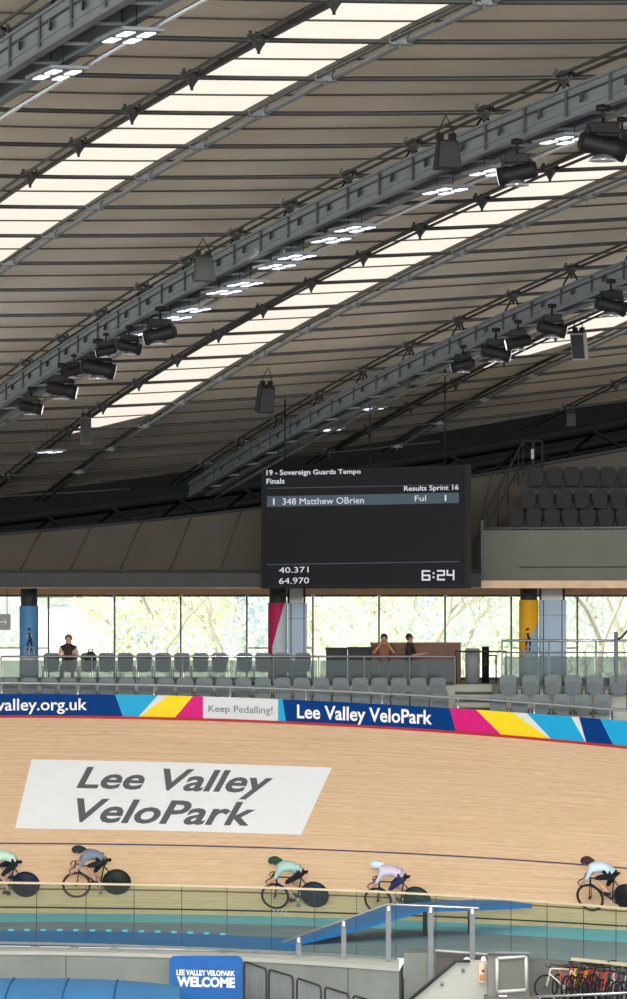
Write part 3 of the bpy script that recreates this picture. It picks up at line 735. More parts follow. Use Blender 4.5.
MB().tube([(-.07, -.02, .5), (-.05, -.03, .6), (.05, -.03, .6), (.07, -.02, .5)], .015, 6).build('strap', M_black, bag)
tag(bag, 'dark rucksack propped on a seat of the back row beside the person in black', 'backpack')
stool_spots = []
def bench(px, Y, label):
    r = empty('stool', (X_of(px, Y), Y, ZF), label, 'stool'); MB().lathe([(0, .42), (.17, .42), (.18, .44), (.17, .47), (0, .47)], 14).build('seat', M_counter, r)
    m = MB()
    for k in range(4): t = PI/4+k*PI/2; m = MB(); m.tube([(.13*math.cos(t), .13*math.sin(t), .42), (.19*math.cos(t), .19*math.sin(t), 0)], .014, 6); m.build('leg', M_black, r)
bench(383, 112, 'low stool behind the glass under the person raising both hands'); bench(407, 112, 'low stool behind the glass under the person in dark clothes')
seated((X_of(384, 111.95), 111.95, ZF), PI/2, [mk('skin2', (196, 146, 122)), mk('top_rust', (142, 92, 74)), M_jeans, M_shoe], M_hair_b, 'person in a rust-brown top raising both hands to the face behind the glass balustrade', 'raised', .06)
seated((X_of(408, 111.95), 111.95, ZF), PI*.9, [M_skin, mk('top_dark', (58, 50, 48)), M_jeans, M_shoe], M_hair_b, 'dark-haired person in dark clothes seated beside the brown counter', 'down', .03)

# ------------------------------------------------------------------ concourse furniture and pillars
def pillar(px0, px1, Y, cols, label, panel=None, ptop=606):
    r = empty('column', P((px0+px1)/2, 672, Y), label, 'column', kind='thing')
    R = (px1-px0)/2/F*Y; cx = X_of((px0+px1)/2, Y); n = 28
    def put(m, nm, mt): o = m.build(nm, mt, r); o.location = -r.location; return o
    zt = Z_of(ptop, Y); z0 = ZF
    m = MB(); m.lathe([(R*.88, zt-H), (R*.88, .045)], 20, 0, Matrix.Translation((cx, Y, H))); put(m, 'shaft', M_darkgrey)
    # printed wrap: coloured wedges as faces of one sleeve
    m = MB(); N = 64; rows = 90; vs = []; 
    for i in range(rows+1):
        for k in range(N+1):
            t = PI+PI*k/N*1.0; t = PI*1.0+2*PI*k/N; vs.append((cx+R*math.cos(t), Y+R*math.sin(t), z0+(zt-z0)*i/rows))
    fs = []; mi = []
    for i in range(rows):
        for k in range(N):
            fs.append((i*(N+1)+k, i*(N+1)+k+1, (i+1)*(N+1)+k+1, (i+1)*(N+1)+k)); u = (1-math.cos(PI*(k+.5)/(N/2)))/2 if k < N/2 else 1; v = (i+.5)/rows; mi.append(cols[1](u, v))
    b = len(m.v); m.v += vs; m.f += fs; m.m += mi; m.smooth += [True]*len(fs)
    put(m, 'printed_wrap', cols[0]); return r, put
Wc = [mk('wrap_blue', (84, 142, 196)), mk('wrap_lilac', (176, 176, 196)), mk('wrap_pale', (190, 204, 214)), mk('wrap_crimson', (176, 30, 84)), mk('wrap_orange', (236, 176, 30)), mk('wrap_brown', (96, 72, 60)), mk('wrap_ltblue', (150, 188, 220))]
def fig(px, py, Y, r, put, m1, m2):
    """small printed figure of a rider standing on the pedals, on the front of the column"""
    pts = [((0, 22), (1.5, 17), 1.6, m2), ((0, 27), (0, 24.5), 1.7, m2), ((1.5, 17), (-1.5, 11), 1.3, m2), ((1.5, 17), (2.8, 10), 1.3, m2), ((-1.5, 11), (-1, 5), 1, m2), ((2.8, 10), (1.8, 4), 1, m2), ((-.5, 21), (-3, 17), .9, m1), ((1, 21), (3.4, 17), .9, m1)]
    for a, b, w, mt in pts:
        o = MB().tube([P(px+a[0], py-a[1], Y), P(px+b[0], py-b[1], Y)], w/F*Y*.8, 6); o.v = [(x, Y+(y-Y)*.25, z) for x, y, z in o.v]; put(o, 'printed_figure', mt)
    for cx_ in (-2.2, 2.8):
        c = P(px+cx_, py-3.5, Y); o = MB().tube([(c.x+.075*math.cos(2*PI*k/14), Y, c.z+.13*math.sin(2*PI*k/14)) for k in range(14)], .015, 5, closed=True); put(o, 'printed_figure', mt)
M_fg1 = mk('print_tan', (186, 176, 156)); M_fg2 = mk('print_dark', (52, 52, 56))
r_, pt = pillar(19.5, 38.5, 113, (Wc, lambda u, v: 0 if v > .36 else 1), 'round column wrapped in blue with a printed rider, left end of the windows')
fig(29, 655, 112.7, r_, pt, M_fg1, M_fg2)
r_, pt = pillar(268, 287.5, 113, (Wc, lambda u, v: (3 if u < .85-1.0*(1-v)*1.15+.15*0 or u < .22 else (2 if v > .36 else 5))), 'round column wrapped in crimson with a pale wedge, under the scoreboard', ptop=603)
r_, pt = pillar(519, 538.5, 113, (Wc, lambda u, v: 4 if u < 1.45-1.9*(1-v) else (6 if v > .3 else 2)), 'round column wrapped in yellow with a printed rider, right of the steps', ptop=600)
fig(527.5, 655, 112.7, r_, pt, M_fg1, M_fg2)
def panelbox(px0, px1, ptop, label, seams, extra=False):
    Y = 113.6; r = empty('display_cabinet', P((px0+px1)/2, 672, Y), label, 'display cabinet')
    m = MB().cbox(X_of(px0, Y), X_of(px1, Y), Y, Y+.5, ZF, Z_of(ptop, Y), .02); o = m.build('body', Wc[6] if not extra else mk('cab_pale', (186, 208, 230)), r); o.location = -r.location
    for s in seams:
        o = MB().box(X_of(s, Y)-.012, X_of(s, Y)+.012, Y-.012, Y, ZF, Z_of(ptop, Y)).build('seam', M_darkgrey, r); o.location = -r.location
    o = MB().box(X_of(px0, Y), X_of(px1, Y), Y-.012, Y, Z_of(ptop+15, Y)-.01, Z_of(ptop+15, Y)).build('seam', M_darkgrey, r); o.location = -r.location
    # pale upper box hung from the soffit
    o = MB().box(X_of(px0+1, Y), X_of(px1-4, Y), Y+.05, Y+.45, Z_of(ptop, Y), H+.045).build('upper_box', M_white, r); o.location = -r.location
    for s in (px0, px1-3):
        o = MB().box(X_of(s, Y)-.02, X_of(s, Y)+.04, Y+.0, Y+.05, Z_of(ptop, Y), H+.045).build('bracket', M_darkgrey, r); o.location = -r.location
panelbox(288, 307, 603.5, 'tall pale blue panel beside the crimson column', (291, 304), True)
panelbox(540, 566.5, 600, 'tall pale blue printed panel beside the yellow column', (543.5, 562), True)
s = empty('hanging_sign', P(4, 622, 112), 'grey hanging sign with a white arrow, left edge under the soffit', 'sign')
o = MB().box(X_of(-22, 112), X_of(10.5, 112), 112, 112.05, Z_of(630, 112), Z_of(614, 112)).build('plate', mk('sign_grey', (150, 152, 150)), s); o.location = -s.location
o = MB().tube([P(-2, 622, 111.97), P(7, 622, 111.97)], .02, 5).tube([P(3.5, 618.5, 111.97), P(7, 622, 111.97), P(3.5, 625.5, 111.97)], .02, 5).build('arrow', M_white, s); o.location = -s.location
for q in (-18, 7): o = MB().tube([P(q, 614, 112.02), P(q, 590, 112.02)], .012, 5).build('rod', M_darkgrey, s); o.location = -s.location
def furn(name, cat, label, px0, px1, ytop, Y, depth, m, extra=None):
    r = empty(name, P((px0+px1)/2, 674, Y), label, cat)
    o = MB().cbox(X_of(px0, Y), X_of(px1, Y), Y, Y+depth, ZF, Z_of(ytop, Y), .03).build('body', m, r); o.location = -r.location
    o = MB().cbox(X_of(px0, Y)-.02, X_of(px1, Y)+.02, Y-.03, Y+depth+.02, Z_of(ytop, Y)-.01, Z_of(ytop, Y)+.035, .01).build('top', extra or m, r); o.location = -r.location
furn('low_cabinet', 'cabinet', 'grey low cabinet behind the glass, next to the last back-row seat', 326, 347.5, 649, 113, .6, M_darkgrey)
furn('low_cabinet', 'cabinet', 'grey low cabinet behind the glass, adjoining the brown counter', 348, 371, 648.5, 113, .6, M_darkgrey)
furn('service_counter', 'counter', 'long reddish brown wooden counter behind the glass balustrade', 371, 461, 644, 113.2, .9, M_counter, mat('counter_top', (150, 110, 84), .5))
r = empty('round_bin', P(473, 680, 112), 'tall grey cylinder beside the brown counter at the head of the steps', 'bin')
o = MB().lathe([(0, .0), (.2, 0), (.2, .9), (.17, .93), (0, .93)], 20).build('body', mk('cyl_grey', (150, 152, 160)), r); r.location = (X_of(472.5, 112), 112, ZF+.02)
for q in range(4): t = PI/4+q*PI/2; MB().tube([(.15*math.cos(t), .15*math.sin(t), .02), (.15*math.cos(t), .15*math.sin(t), -.02)], .02, 6).build('foot', M_black, r)
r = empty('round_bin', (0, 0, 0), 'narrow black cylinder right of the tall grey one at the head of the steps', 'bin'); MB().lathe([(0, 0), (.1, 0), (.1, .98), (.08, 1.0), (0, 1.0)], 16).build('body', M_black, r); r.location = (X_of(485.5, 112), 112, ZF)
MB().lathe([(.105, .5), (.11, .52), (.105, .54)], 16).build('band', M_darkgrey, r)
r = empty('bar_table', (X_of(492, 111.8), 111.8, ZF), 'small dark frame table beside the black cylinder', 'table')
MB().box(-.13, .13, -.2, .2, .74, .77).build('table_top', M_darkgrey, r)
for sx in (-1, 1):
    for sy in (-1, 1): MB().tube([(sx*.11, sy*.17, 0), (sx*.11, sy*.17, .74)], .014, 6).build('leg', M_black, r)

# ------------------------------------------------------------------ upper seating deck, right
dk = MB()
yl, yr = 112.6, 110.3; xl = X_of(482, yl); xr = X_of(720, yr)
def dY(x): return yl+(yr-yl)*(x-xl)/(xr-xl)
zt = H+1.63; zb = H+.08
dk.add([(xl, yl, zb), (xr, yr, zb), (xr, yr, zt), (xl, yl, zt), (xl, yl+.2, zb), (xr, yr+.2, zb), (xr, yr+.2, zt), (xl, yl+.2, zt)], [(0, 1, 2, 3), (5, 4, 7, 6), (3, 2, 6, 7), (1, 0, 4, 5), (0, 3, 7, 4), (1, 5, 6, 2)])
dk.box(xl, xl+.2, yl+.2, 116.5, zb, zt-.2)
deck = dk.build('wall_deck_parapet', mat('deck_grey', (126, 130, 121), .8, var=.06, scale=1.2)); tag(deck, kind='structure')
g = MB(); z1 = Z_of(567, 112); g.add([(xl+1.0, dY(xl+1)-.012, z1-.02), (xr, yr-.012, z1-.02), (xr, yr-.012, z1+.012), (xl+1.0, dY(xl+1)-.012, z1+.012)], [(0, 1, 2, 3)]); g.add([(xl+.9, dY(xl+1)-.012, zb), (xl+1.0, dY(xl+1)-.012, zb), (xl+1.0, dY(xl+1)-.012, z1), (xl+.9, dY(xl+1)-.012, z1)], [])
g.build('parapet_joint', M_darkgrey, deck)
ds = MB()
for k, (Y, z) in enumerate(((112.8, H+1.05), (113.9, H+1.60), (114.7, H+2.15), (115.6, H+2.7))):
    x0 = X_of(484+14*k, Y); ds.box(x0, 16, Y, Y+(1.1 if k < 3 else 1.5), H+.3, z)
o = ds.build('floor_deck', M_darkgrey); tag(o, kind='structure')
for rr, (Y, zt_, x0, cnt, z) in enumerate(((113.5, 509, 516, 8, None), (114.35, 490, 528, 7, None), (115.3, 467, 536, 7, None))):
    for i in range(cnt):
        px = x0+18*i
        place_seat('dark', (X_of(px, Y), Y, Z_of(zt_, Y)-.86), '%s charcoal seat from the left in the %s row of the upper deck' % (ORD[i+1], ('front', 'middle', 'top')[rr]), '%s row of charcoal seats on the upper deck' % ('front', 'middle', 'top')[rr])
r = empty('deck_railing', (xl, yl, zb), 'steel railing along the top of the grey deck parapet, rising up its left flank', 'railing')
def RB(m, nm, mt): o = m.build(nm, mt, r); o.location = -r.location
RB(MB().tube([(xl, yl-.05, zt+.05), (xr, yr-.05, zt+.05)], .03, 6), 'rail', M_steel)
RB(MB().tube([(xl, yl-.05, zb), (xl, yl-.05, Z_of(520, yl))], .04, 6), 'post', M_steel)
for i in range(9): px = 507+25*i; x = X_of(px, 112); RB(MB().box(x-.02, x+.02, dY(x)-.02, dY(x)+.05, zt-.02, zt+.05), 'post', M_steel)
a = P(483, 519, 112.7); b = P(523, 441, 116); c = P(542, 441, 116)
RB(MB().tube([a, b, c], .035, 6), 'handrail', M_darkgrey)
RB(MB().tube([a-Vector((0, 0, .4)), b-Vector((0, 0, .55))], .02, 6), 'handrail', M_darkgrey)
for t in (0.12, .37, .62, .88, 1):
    p = a.lerp(b, t); RB(MB().tube([p, p-Vector((0, 0, 1.0))], .02, 6), 'post', M_darkgrey)
RB(MB().tube([c, c-Vector((0, 0, 1.1))], .03, 6), 'post', M_darkgrey)
r = empty('deck_lamp_post', P(535, 470, 115.9), 'dark post with a small white light at the top of the deck stairs', 'post')
o = MB().tube([P(533, 475, 115.9), P(533, 440, 115.9)], .05, 8).build('pole', M_darkgrey, r); o.location = -r.location
o = MB().cbox(P(531, 455, 115.7).x, P(534, 455, 115.7).x, 115.7, 115.8, Z_of(459, 115.8), Z_of(449, 115.8), .01).build('light', mk('pale_light', (190, 194, 196)), r); o.location = -r.location

# ------------------------------------------------------------------ scoreboard screen
pL = P(261, 588.5, 108); pR = P(466.5, 590, 101.6); zT = H+3.09
scr = empty('scoreboard', (pL+pR)/2, 'large black scoreboard screen with white text hanging above the concourse', 'screen')
nS = (pR-pL).cross(Vector((0, 0, 1))); nS.z = 0; nS.normalize(); nS = nS if nS.y < 0 else -nS
dS = (pR-pL); dS.z = 0; LS = dS.length; dS.normalize()
def scr_pt(px, py, off=.02):
    d = Vector(((px-313.5)/F, 1, (HY-py)/F)); o_ = Vector((0, 0, H)); q = pL+nS*off; t = (q-o_).dot(nS)/d.dot(nS); return o_+d*t
M_scr = mat('screen_black', (7, 7, 8), .8, var=.0, emis=(30, 31, 35), estr=.5)
M_txt = mat('screen_text', (20, 20, 20), .5, var=0, emis=(214, 218, 226), estr=.85)
M_row = mat('screen_bar', (30, 34, 38), .5, var=0, emis=(66, 80, 92), estr=.8)
Ms = Matrix((dS, -nS, Vector((0, 0, 1)))).transposed().to_4x4(); Ms.translation = pL-scr.location
Ms = Ms.copy()
def SB(m, nm, mt, par=scr): o = m.build(nm, mt, par); return o
hgt = zT-pL.z
SB(MB().cbox(0, LS, .0, .16, 0, hgt, .02, 0, Ms), 'casing', mat('casing_black', (30, 30, 33), .6, var=.04))
disp = SB(MB().box(.12, LS-.12, -.012, 0, .1, hgt-.08, 0, Ms), 'display', M_scr)
def slet(body, quad, bold=0.0, m=M_txt): o = lettering('screen_text', body, quad, lambda x, y: scr_pt(x, y)-scr.location, m, disp, bold)
def sbox(q, off=.016, m=M_txt): mb = MB().add([scr_pt(x, y, off)-scr.location for x, y in q], [(0, 1, 2, 3)]); mb.build('screen_bar', m, disp)
sbox([(267, 507), (466.5-7.5, 503), (458.9, 492.6), (267, 496.3)], .015, M_row)
sbox([(267, 565), (459, 562), (459, 561.2), (267, 564.2)], .016, M_row); sbox([(267, 488.6), (459, 485), (459, 484.4), (267, 488)], .016, M_row)
slet('19 - Sovereign Guards Tempo', [(266.5, 477), (361, 475), (360.5, 469), (266.5, 470)], .012)
slet('Finals', [(266.5, 484), (284.5, 483.6), (284.5, 478.2), (266.5, 478.8)], .012)
slet('Results Sprint 16', [(404, 492.5), (458.6, 491.2), (458.6, 484.6), (404, 486)], .012)
slet('1', [(273, 504.8), (274.5, 504.8), (274.5, 498.6), (273, 498.6)]); slet('348 Matthew OBrien', [(282.5, 504.8), (364, 503.4), (364, 496.8), (282.5, 498.4)])
slet('Ful', [(414.8, 501.2), (426, 501), (426, 495.2), (414.8, 495.6)]); slet('1', [(444.8, 501), (446.3, 500.8), (446.3, 494.8), (444.8, 495)])
slet('40.371', [(279, 573), (308.5, 572.4), (308.5, 566.6), (279, 567.4)]); slet('64.970', [(279, 584), (309, 583.4), (309, 577.4), (279, 578)])
# segmented clock digits 6:24
def seg(x, y, w, h, on):
    t = 1.6
    S = dict(a=((x, y), (x+w, y)), g=((x, y+h/2), (x+w, y+h/2)), d=((x, y+h), (x+w, y+h)), f=((x, y), (x, y+h/2)), e=((x, y+h/2), (x, y+h)), b=((x+w, y), (x+w, y+h/2)), c=((x+w, y+h/2), (x+w, y+h)))
    for k in on:
        (a, b_), (c_, d_) = S[k]; sbox([(a-t/2, d_+t/2), (c_+t/2, d_+t/2), (c_+t/2, b_-t/2), (a-t/2, b_-t/2)], .02)
seg(422.5, 571, 7, 8.8, 'afgedc'); seg(437.8, 570.8, 6.4, 8.8, 'abged'); seg(447.4, 570.6, 6.2, 8.8, 'fgbc')
for yy in (573.2, 577.2): sbox([(432.6, yy+.9), (434.4, yy+.9), (434.4, yy-.9), (432.6, yy-.9)], .02)
for (px_, dx_) in ((285, 0), (370, 0), (445, 0)):
    p = scr_pt(px_, 468, -.15); top = cz(p.x, p.y); SB(MB().tube([p-scr.location+Vector((0, 0, -.05)), Vector((p.x, p.y, top))-scr.location], .02, 6), 'hanger', M_black)

# ------------------------------------------------------------------ lighting gantries hung under the roof
def gantry(k, j0, j1, drop, ht, label, width=.26):
    a = DL[k]; r = empty('lighting_gantry', cpt(a, purl((j0+j1)/2)), label, 'lighting gantry')
    def G(m, nm, mt): o = m.build(nm, mt, r); o.location = -r.location; return o
    ys = [purl(j0)+(purl(j1)-purl(j0))*q/40 for q in range(41)]
    for s in (-1, 1):
        pts = [cpt(a+s*width, Y, -drop-ht) for Y in ys]
        G(MB().sweep(pts, [(-.02, 0), (.02, 0), (.02, ht), (-.02, ht)]), 'side_beam', M_gantry)
        G(MB().sweep(pts, [(-.07, -.02), (.07, -.02), (.07, .03), (-.07, .03)]), 'flange', M_steel)
        G(MB().sweep(pts, [(-.06, ht-.02), (.06, ht-.02), (.06, ht+.02), (-.06, ht+.02)]), 'flange', M_steel)
    G(MB().sweep([cpt(a, Y, -drop-ht*.35) for Y in ys], [(-width*.8, 0), (width*.8, 0), (width*.8, .04), (-width*.8, .04)]), 'cable_tray', M_darkgrey)
    cnt = 0
    for q in range(0, int((j1-j0)*3.6/1.8)):
        Y = purl(j0)+.9+q*1.8; p = cpt(a-width, Y, -drop-ht*.5); p2 = cpt(a+width, Y, -drop-ht*.5)
        G(MB().tube([p+Vector((0, 0, -ht*.45)), p2+Vector((0, 0, -ht*.45))], .035, 6), 'rung', M_steel)
        nx = p.x-.06; G(MB().box(nx-.02, nx+.0, Y-.12, Y+.16, p.z-.05, p.z+.07), 'cable_clip', M_darkgrey)
        q_ = cpt(a-width-.03, Y+.7, -drop-ht*.5); G(MB().box(q_.x-.03, q_.x+.0, Y+.66, Y+.74, q_.z-ht*.46, q_.z+ht*.46), 'stiffener', M_darkgrey)
    for j in range(math.ceil(j0), int(j1)+1):
        Y = purl(j)
        for s in (-1, 1): G(MB().tube([cpt(a+s*.05, Y, -.1), cpt(a+s*width, Y, -drop-ht*.2)], .02, 6), 'hanger', M_black)
        o = MB(); p = cpt(a+width, Y, -drop-ht); o.box(p.x+.02, p.x+.1, Y-.06, Y+.06, p.z-.02, p.z+.55); G(o, 'hanger_plate', M_black)
    for h_, w_, m_ in ((.30, .015, M_darkgrey), (.72, .012, M_gantry)):
        G(MB().sweep([cpt(a-width-.03, Y, -drop-ht*h_) for Y in ys], [(-w_, -w_), (w_, -w_), (w_, w_), (-w_, w_)]), 'conduit', m_)
    # light track along the underside
    G(MB().tube([cpt(a+width+.16, Y, -drop-ht-.12) for Y in ys], .045, 6), 'lamp_rail', M_chrome)
    return r
gantry(0, -4, 3.5, .35, .5, 'grey steel lighting gantry crossing the top left corner of the roof')
gantry(3, -3.2, 13.3, .32, .46, 'long grey steel lighting gantry crossing the picture between the two upper skylights')
gantry(6, 3, 17.2, .42, .40, 'grey steel lighting gantry descending behind the scoreboard below the second skylight')
def roof_hit(px, py, drop):
    """point seen at px,py lying drop metres under the roof cables"""
    lo, hi = 45, 122
    f = lambda Y: Z_of(py, Y)-(cz(X_of(px, Y), Y)-drop)
    Y = lo; best = None
    while Y < hi:
        if f(Y)*f(Y+.5) <= 0: best = Y; break
        Y += .5
    if best is None: best = min([45+.5*q for q in range(154)], key=lambda y: abs(f(y)))
    a, b = best, best+.5
    for _ in range(20):
        m = (a+b)/2
        if f(a)*f(m) <= 0: b = m
        else: a = m
    return P(px, py, (a+b)/2)
# ---- flat LED luminaires
def make_lum():
    r = empty('led_luminaire', (0, 0, 0))
    tr = MB(); d = Matrix.Rotation(math.atan(.3), 4, 'Z'); tr.cbox(-.24, .24, -.66, .66, 0, .05, .01, 0, d); tr.build('tray', M_steel, r)
    for sx in (-1, 1):
        for sy in (-1, 1): MB().cbox(sx*.12-.065, sx*.12+.065, sy*.31-.2, sy*.31+.2, -.02, 0, .01, 0, d).build('lens', M_lamp, r)
    for s in (-1, 1): MB().tube([(-s*.1, s*.5, .05), (-s*.1, s*.5, .8)], .006, 4).build('wire', M_black, r)
    return r
lum = [(57, 74.5), (129, 37), (565, 140), (493, 172), (445, 191), (355, 229), (331, 240), (297, 257), (277, 266.5), (245, 284), (224, 292), (194, 310), (175, 318), (147, 334), (369, 409), (327, 430), (50, 452), (122, 452)]
lab = ['leftmost bright panel light near the top left gantry', 'bright panel light right of the top left gantry, upper of that pair', 'bright panel light beside the floodlights near the right edge',
       'bright panel light just left of the upper right skylight', 'bright panel light right of the large hanging loudspeaker', 'panel light beside the middle gantry, sixth down from the right', 'panel light beside the middle gantry, seventh down from the right',
       'panel light beside the middle gantry, eighth down from the right', 'panel light beside the middle gantry, ninth down from the right', 'panel light beside the middle gantry, tenth down from the right',
       'panel light beside the middle gantry, eleventh down from the right', 'panel light beside the middle gantry, twelfth down from the right', 'panel light beside the middle gantry, thirteenth down from the right',
       'lowest panel light beside the floodlights of the middle gantry', 'round-looking panel light above the scoreboard', 'small panel light directly over the scoreboard top edge', 'faint panel light at the lower end of the middle skylight', 'x']
L0 = make_lum(); L0p = list(L0.children)
for i, (px, py) in enumerate(lum[:-1]):
    if i == 0: o = L0
    else:
        o = L0.copy(); COL.objects.link(o)
        for ch in L0p: c = ch.copy(); COL.objects.link(c); c.parent = o
    o.location = roof_hit(px, py, 1.05 if i < 14 else .6); tag(o, lab[i], 'panel light', 'flat panel lights under the roof')
    if i < 2: o.scale = (1.15, 1.0, 1.0)
# ---- moving-head floodlights
def make_flood():
    r = empty('floodlight', (0, 0, 0))
    MB().cbox(-.22, .22, -.16, .16, -.16, 0, .02).build('base', M_black, r)
    m = MB(); m.tube([(0, 0, 0), (0, 0, .28)], .03, 6); m.tube([(-.1, 0, .22), (.1, 0, .22)], .05, 8); m.build('clamp', M_black, r)
    m = MB()
    for s in (-1, 1): m.cbox(s*.25-.03, s*.25+.03, -.07, .07, -.42, -.1, .01)
    m.box(-.28, .28, -.06, .06, -.19, -.14); m.build('yoke', M_black, r)
    M = Matrix.Translation((0, 0, -.34)) @ Matrix.Rotation(math.radians(12), 4, 'Y') @ Matrix.Rotation(PI/2, 4, 'Y')
    MB().lathe([(0, -.36), (.12, -.36), (.15, -.3), (.15, .1), (.17, .14), (.17, .34), (.0, .34)], 16, 0, M).build('housing', M_black, r)
    MB().lathe([(0, .35), (.15, .35), (.15, .345)], 16, 0, M).build('lens', M_lamp, r)
    M2 = Matrix.Translation((0, 0, -.50)); MB().lathe([(0, .05), (.12, .03), (.20, -.03), (.22, -.06), (.0, -.065)], 16, 0, M2).build('reflector', M_chrome, r)
    return r
fl = [(31, 400, 1.0, 'lowest floodlight of the middle gantry, at the left edge'), (62, 379, 1.25, 'long floodlight second from the left edge on the middle gantry'), (74, 366, .8, 'small floodlight behind the long ones on the middle gantry'),
      (98, 356, 1.35, 'largest floodlight on the left half of the middle gantry'), (106, 345, .8, 'short floodlight perched above the largest left one'), (129, 339, .95, 'tilted floodlight with a bright reflector left of the dark twin'), (160, 323, 1.2, 'dark twin-headed floodlight under the grey loudspeaker'),
      (517, 158, 1.1, 'floodlight near the upper right with a glowing lens, left of two'), (603, 127, 1.25, 'large floodlight at the right edge of the upper gantry'), (622, 134, .9, 'bright floodlight cut by the right edge of the upper gantry'),
      (463, 358, .95, 'leftmost floodlight of the lower right gantry'), (496, 343, 1.15, 'long dark floodlight second from left on the lower right gantry'), (518, 334, 1.0, 'third floodlight from left on the lower right gantry'),
      (552, 319, 1.1, 'fourth floodlight from left on the lower right gantry, above the small loudspeaker'), (611, 295, 1.15, 'rightmost floodlight of the lower right gantry')]
F0 = make_flood(); F0p = list(F0.children)
for i, (px, py, sc, lb) in enumerate(fl):
    if i == 0: o = F0
    else:
        o = F0.copy(); COL.objects.link(o)
        for ch in F0p: c = ch.copy(); COL.objects.link(c); c.parent = o
    k = 3 if i < 10 else 6; p = roof_hit(px, py-4, 1.12 if k == 3 else 1.08); o.location = p+Vector((0, 0, .0)); o.scale = (sc*.8, sc*.8, sc*.8); o.rotation_euler = (0, 0, (.0, 0, 2.6, .2, 3.0, .4, 2.9, 3.0, .2, .3, 2.8, .1, 3.2, 0.1, .3)[i])
    tag(o, lb, 'floodlight', 'floodlights slung under the gantries')
# ---- loudspeakers
def speaker(px, py, w, h, drop, rot, tilt, label, m, hang, trap=.75):
    p = roof_hit(px, py, drop); s = p.y/F; w *= s; h *= s; r = empty('loudspeaker', p, label, 'loudspeaker', rot=(tilt, 0, rot))
    vs = []
    for z, k in ((-h/2, 1), (h/2, trap)):
        for x, y in ((-w/2, -w*.35), (w/2, -w*.35), (w/2*.7, w*.45), (-w/2*.7, w*.45)): vs.append((x*k, y*k, z))
    MB().add(vs, [(0, 1, 2, 3)[::-1], (4, 5, 6, 7), (0, 1, 5, 4), (1, 2, 6, 5), (2, 3, 7, 6), (3, 0, 4, 7)]).build('cabinet', m, r)
    g = MB(); a, b, c, d = [Vector(vs[i])+Vector((0, -.012, 0)) for i in (0, 1, 5, 4)]; ctr = (a+b+c+d)/4; q = [ctr+(v-ctr)*.88 for v in (a, b, c, d)]; g.add([tuple(v) for v in q]+[tuple(v+Vector((0, .012, 0))) for v in q], [(0, 1, 2, 3), (0, 4, 5, 1), (1, 5, 6, 2), (2, 6, 7, 3), (3, 7, 4, 0)]); g.build('grille', M_darkgrey, r)
    b_ = MB(); 
    for sx in (-1, 1): b_.box(sx*w*.25-.05, sx*w*.25+.05, -.05, .05, h/2, h/2+.12)
    b_.build('bracket', M_black, r)
    MB().tube([(-w*.25, 0, h/2+.1), (-w*.3, 0, h/2+.3*h), (0, 0, h/2+hang*.9), (w*.3, 0, h/2+.3*h), (w*.25, 0, h/2+.1)], .014, 5).build('cable', M_black, r)
    return r
speaker(446, 155, 27, 29, .9, .35, .0, 'large black loudspeaker hanging in front of the gantry, upper right', M_black, .45)
speaker(203, 269, 22, 24, .9, .35, .0, 'dark grey loudspeaker hanging in front of the gantry, left of centre', M_darkgrey, .4)
speaker(86, 431, 11, 27, .5, 0, 0, 'slim grey column loudspeaker under the left end of the second skylight', mk('spk_grey', (92, 84, 78)), .3, 1)
speaker(264.5, 399, 17, 27, .8, .5, .25, 'black tilted loudspeaker hanging alone beneath the second skylight', M_black, .5, .9)
speaker(580, 346, 15, 27, .9, -.5, .2, 'pale grey tilted loudspeaker in front of the lower right skylight', mk('spk_pale', (150, 150, 146)), .4, 1)
speaker(405, 380, 11, 10, .8, .6, .4, 'small grey loudspeaker under the lower gantry', M_darkgrey, .2, .9)
speaker(571, 420, 9, 12, .6, 0, .1, 'small dim loudspeaker above the upper seating deck', M_darkgrey, .2, 1)

# ------------------------------------------------------------------ glass fence on the infield wall
fen = empty('glass_fence', fp(313, H-7.82), 'clear glass fence with a thin pale top rail between the infield wall and the track', 'fence')
def FB(m, nm, mt): o = m.build(nm, mt, fen); o.location = -fen.location; return o
FB(MB().sweep([fp(px, ZFT) for px in PX], [(-.02, -.03), (.02, -.03), (.02, .015), (-.02, .015)]), 'top_rail', mat('fence_rail', (206, 190, 160), .4, var=.05))
jt = [-150, -104, -57, -10.5, 36.6, 86, 134, 181.6, 227, 271.5, 314.7, 356.6, 396, 436, 474, 511, 547, 583.6, 616, 648, 680, 712, 744]
for i in range(len(jt)-1):
    a, b = jt[i]+.5, jt[i+1]-.5; xs = [a+(b-a)*q/4 for q in range(5)]
    m = MB(); m.grid([[fp(x, H-7.80) for x in xs], [fp(x, ZFT-.03) for x in xs]]); FB(m, 'glass_panel', M_fence)
    m = MB(); m.box(-.008, .008, -.01, .01, 0, 1.36); o = m.build('joint', M_darkgrey, fen); o.location = fp(jt[i], H-7.80)-fen.location
yrl = poly([0, 120, 245, 365, 400], [943, 946, 951, 957, 959.5], 2, -40, 400)
fr = MB(); prl = [px for px in PX if px < 396]+[396]
fr.sweep([P(px, yrl(px), fp(px).y-.15) for px in prl], [(-.03, -.02), (.03, -.02), (.03, .04), (-.03, .04)]); FB(fr, 'base_rail', M_steel)
for px in (-40, -4, 35, 74, 114, 151, 188, 224, 256, 291, 326, 361):
    p = P(px, yrl(px)+3.5, fp(px).y-.2); m = MB(); m.box(-.09, .09, -.06, .02, -.03, .03); m.box(-.05, -.03, -.03, 0, 0, .1); m.box(.03, .05, -.03, 0, 0, .1); o = m.build('fixing', M_steel, fen); o.location = p-fen.location
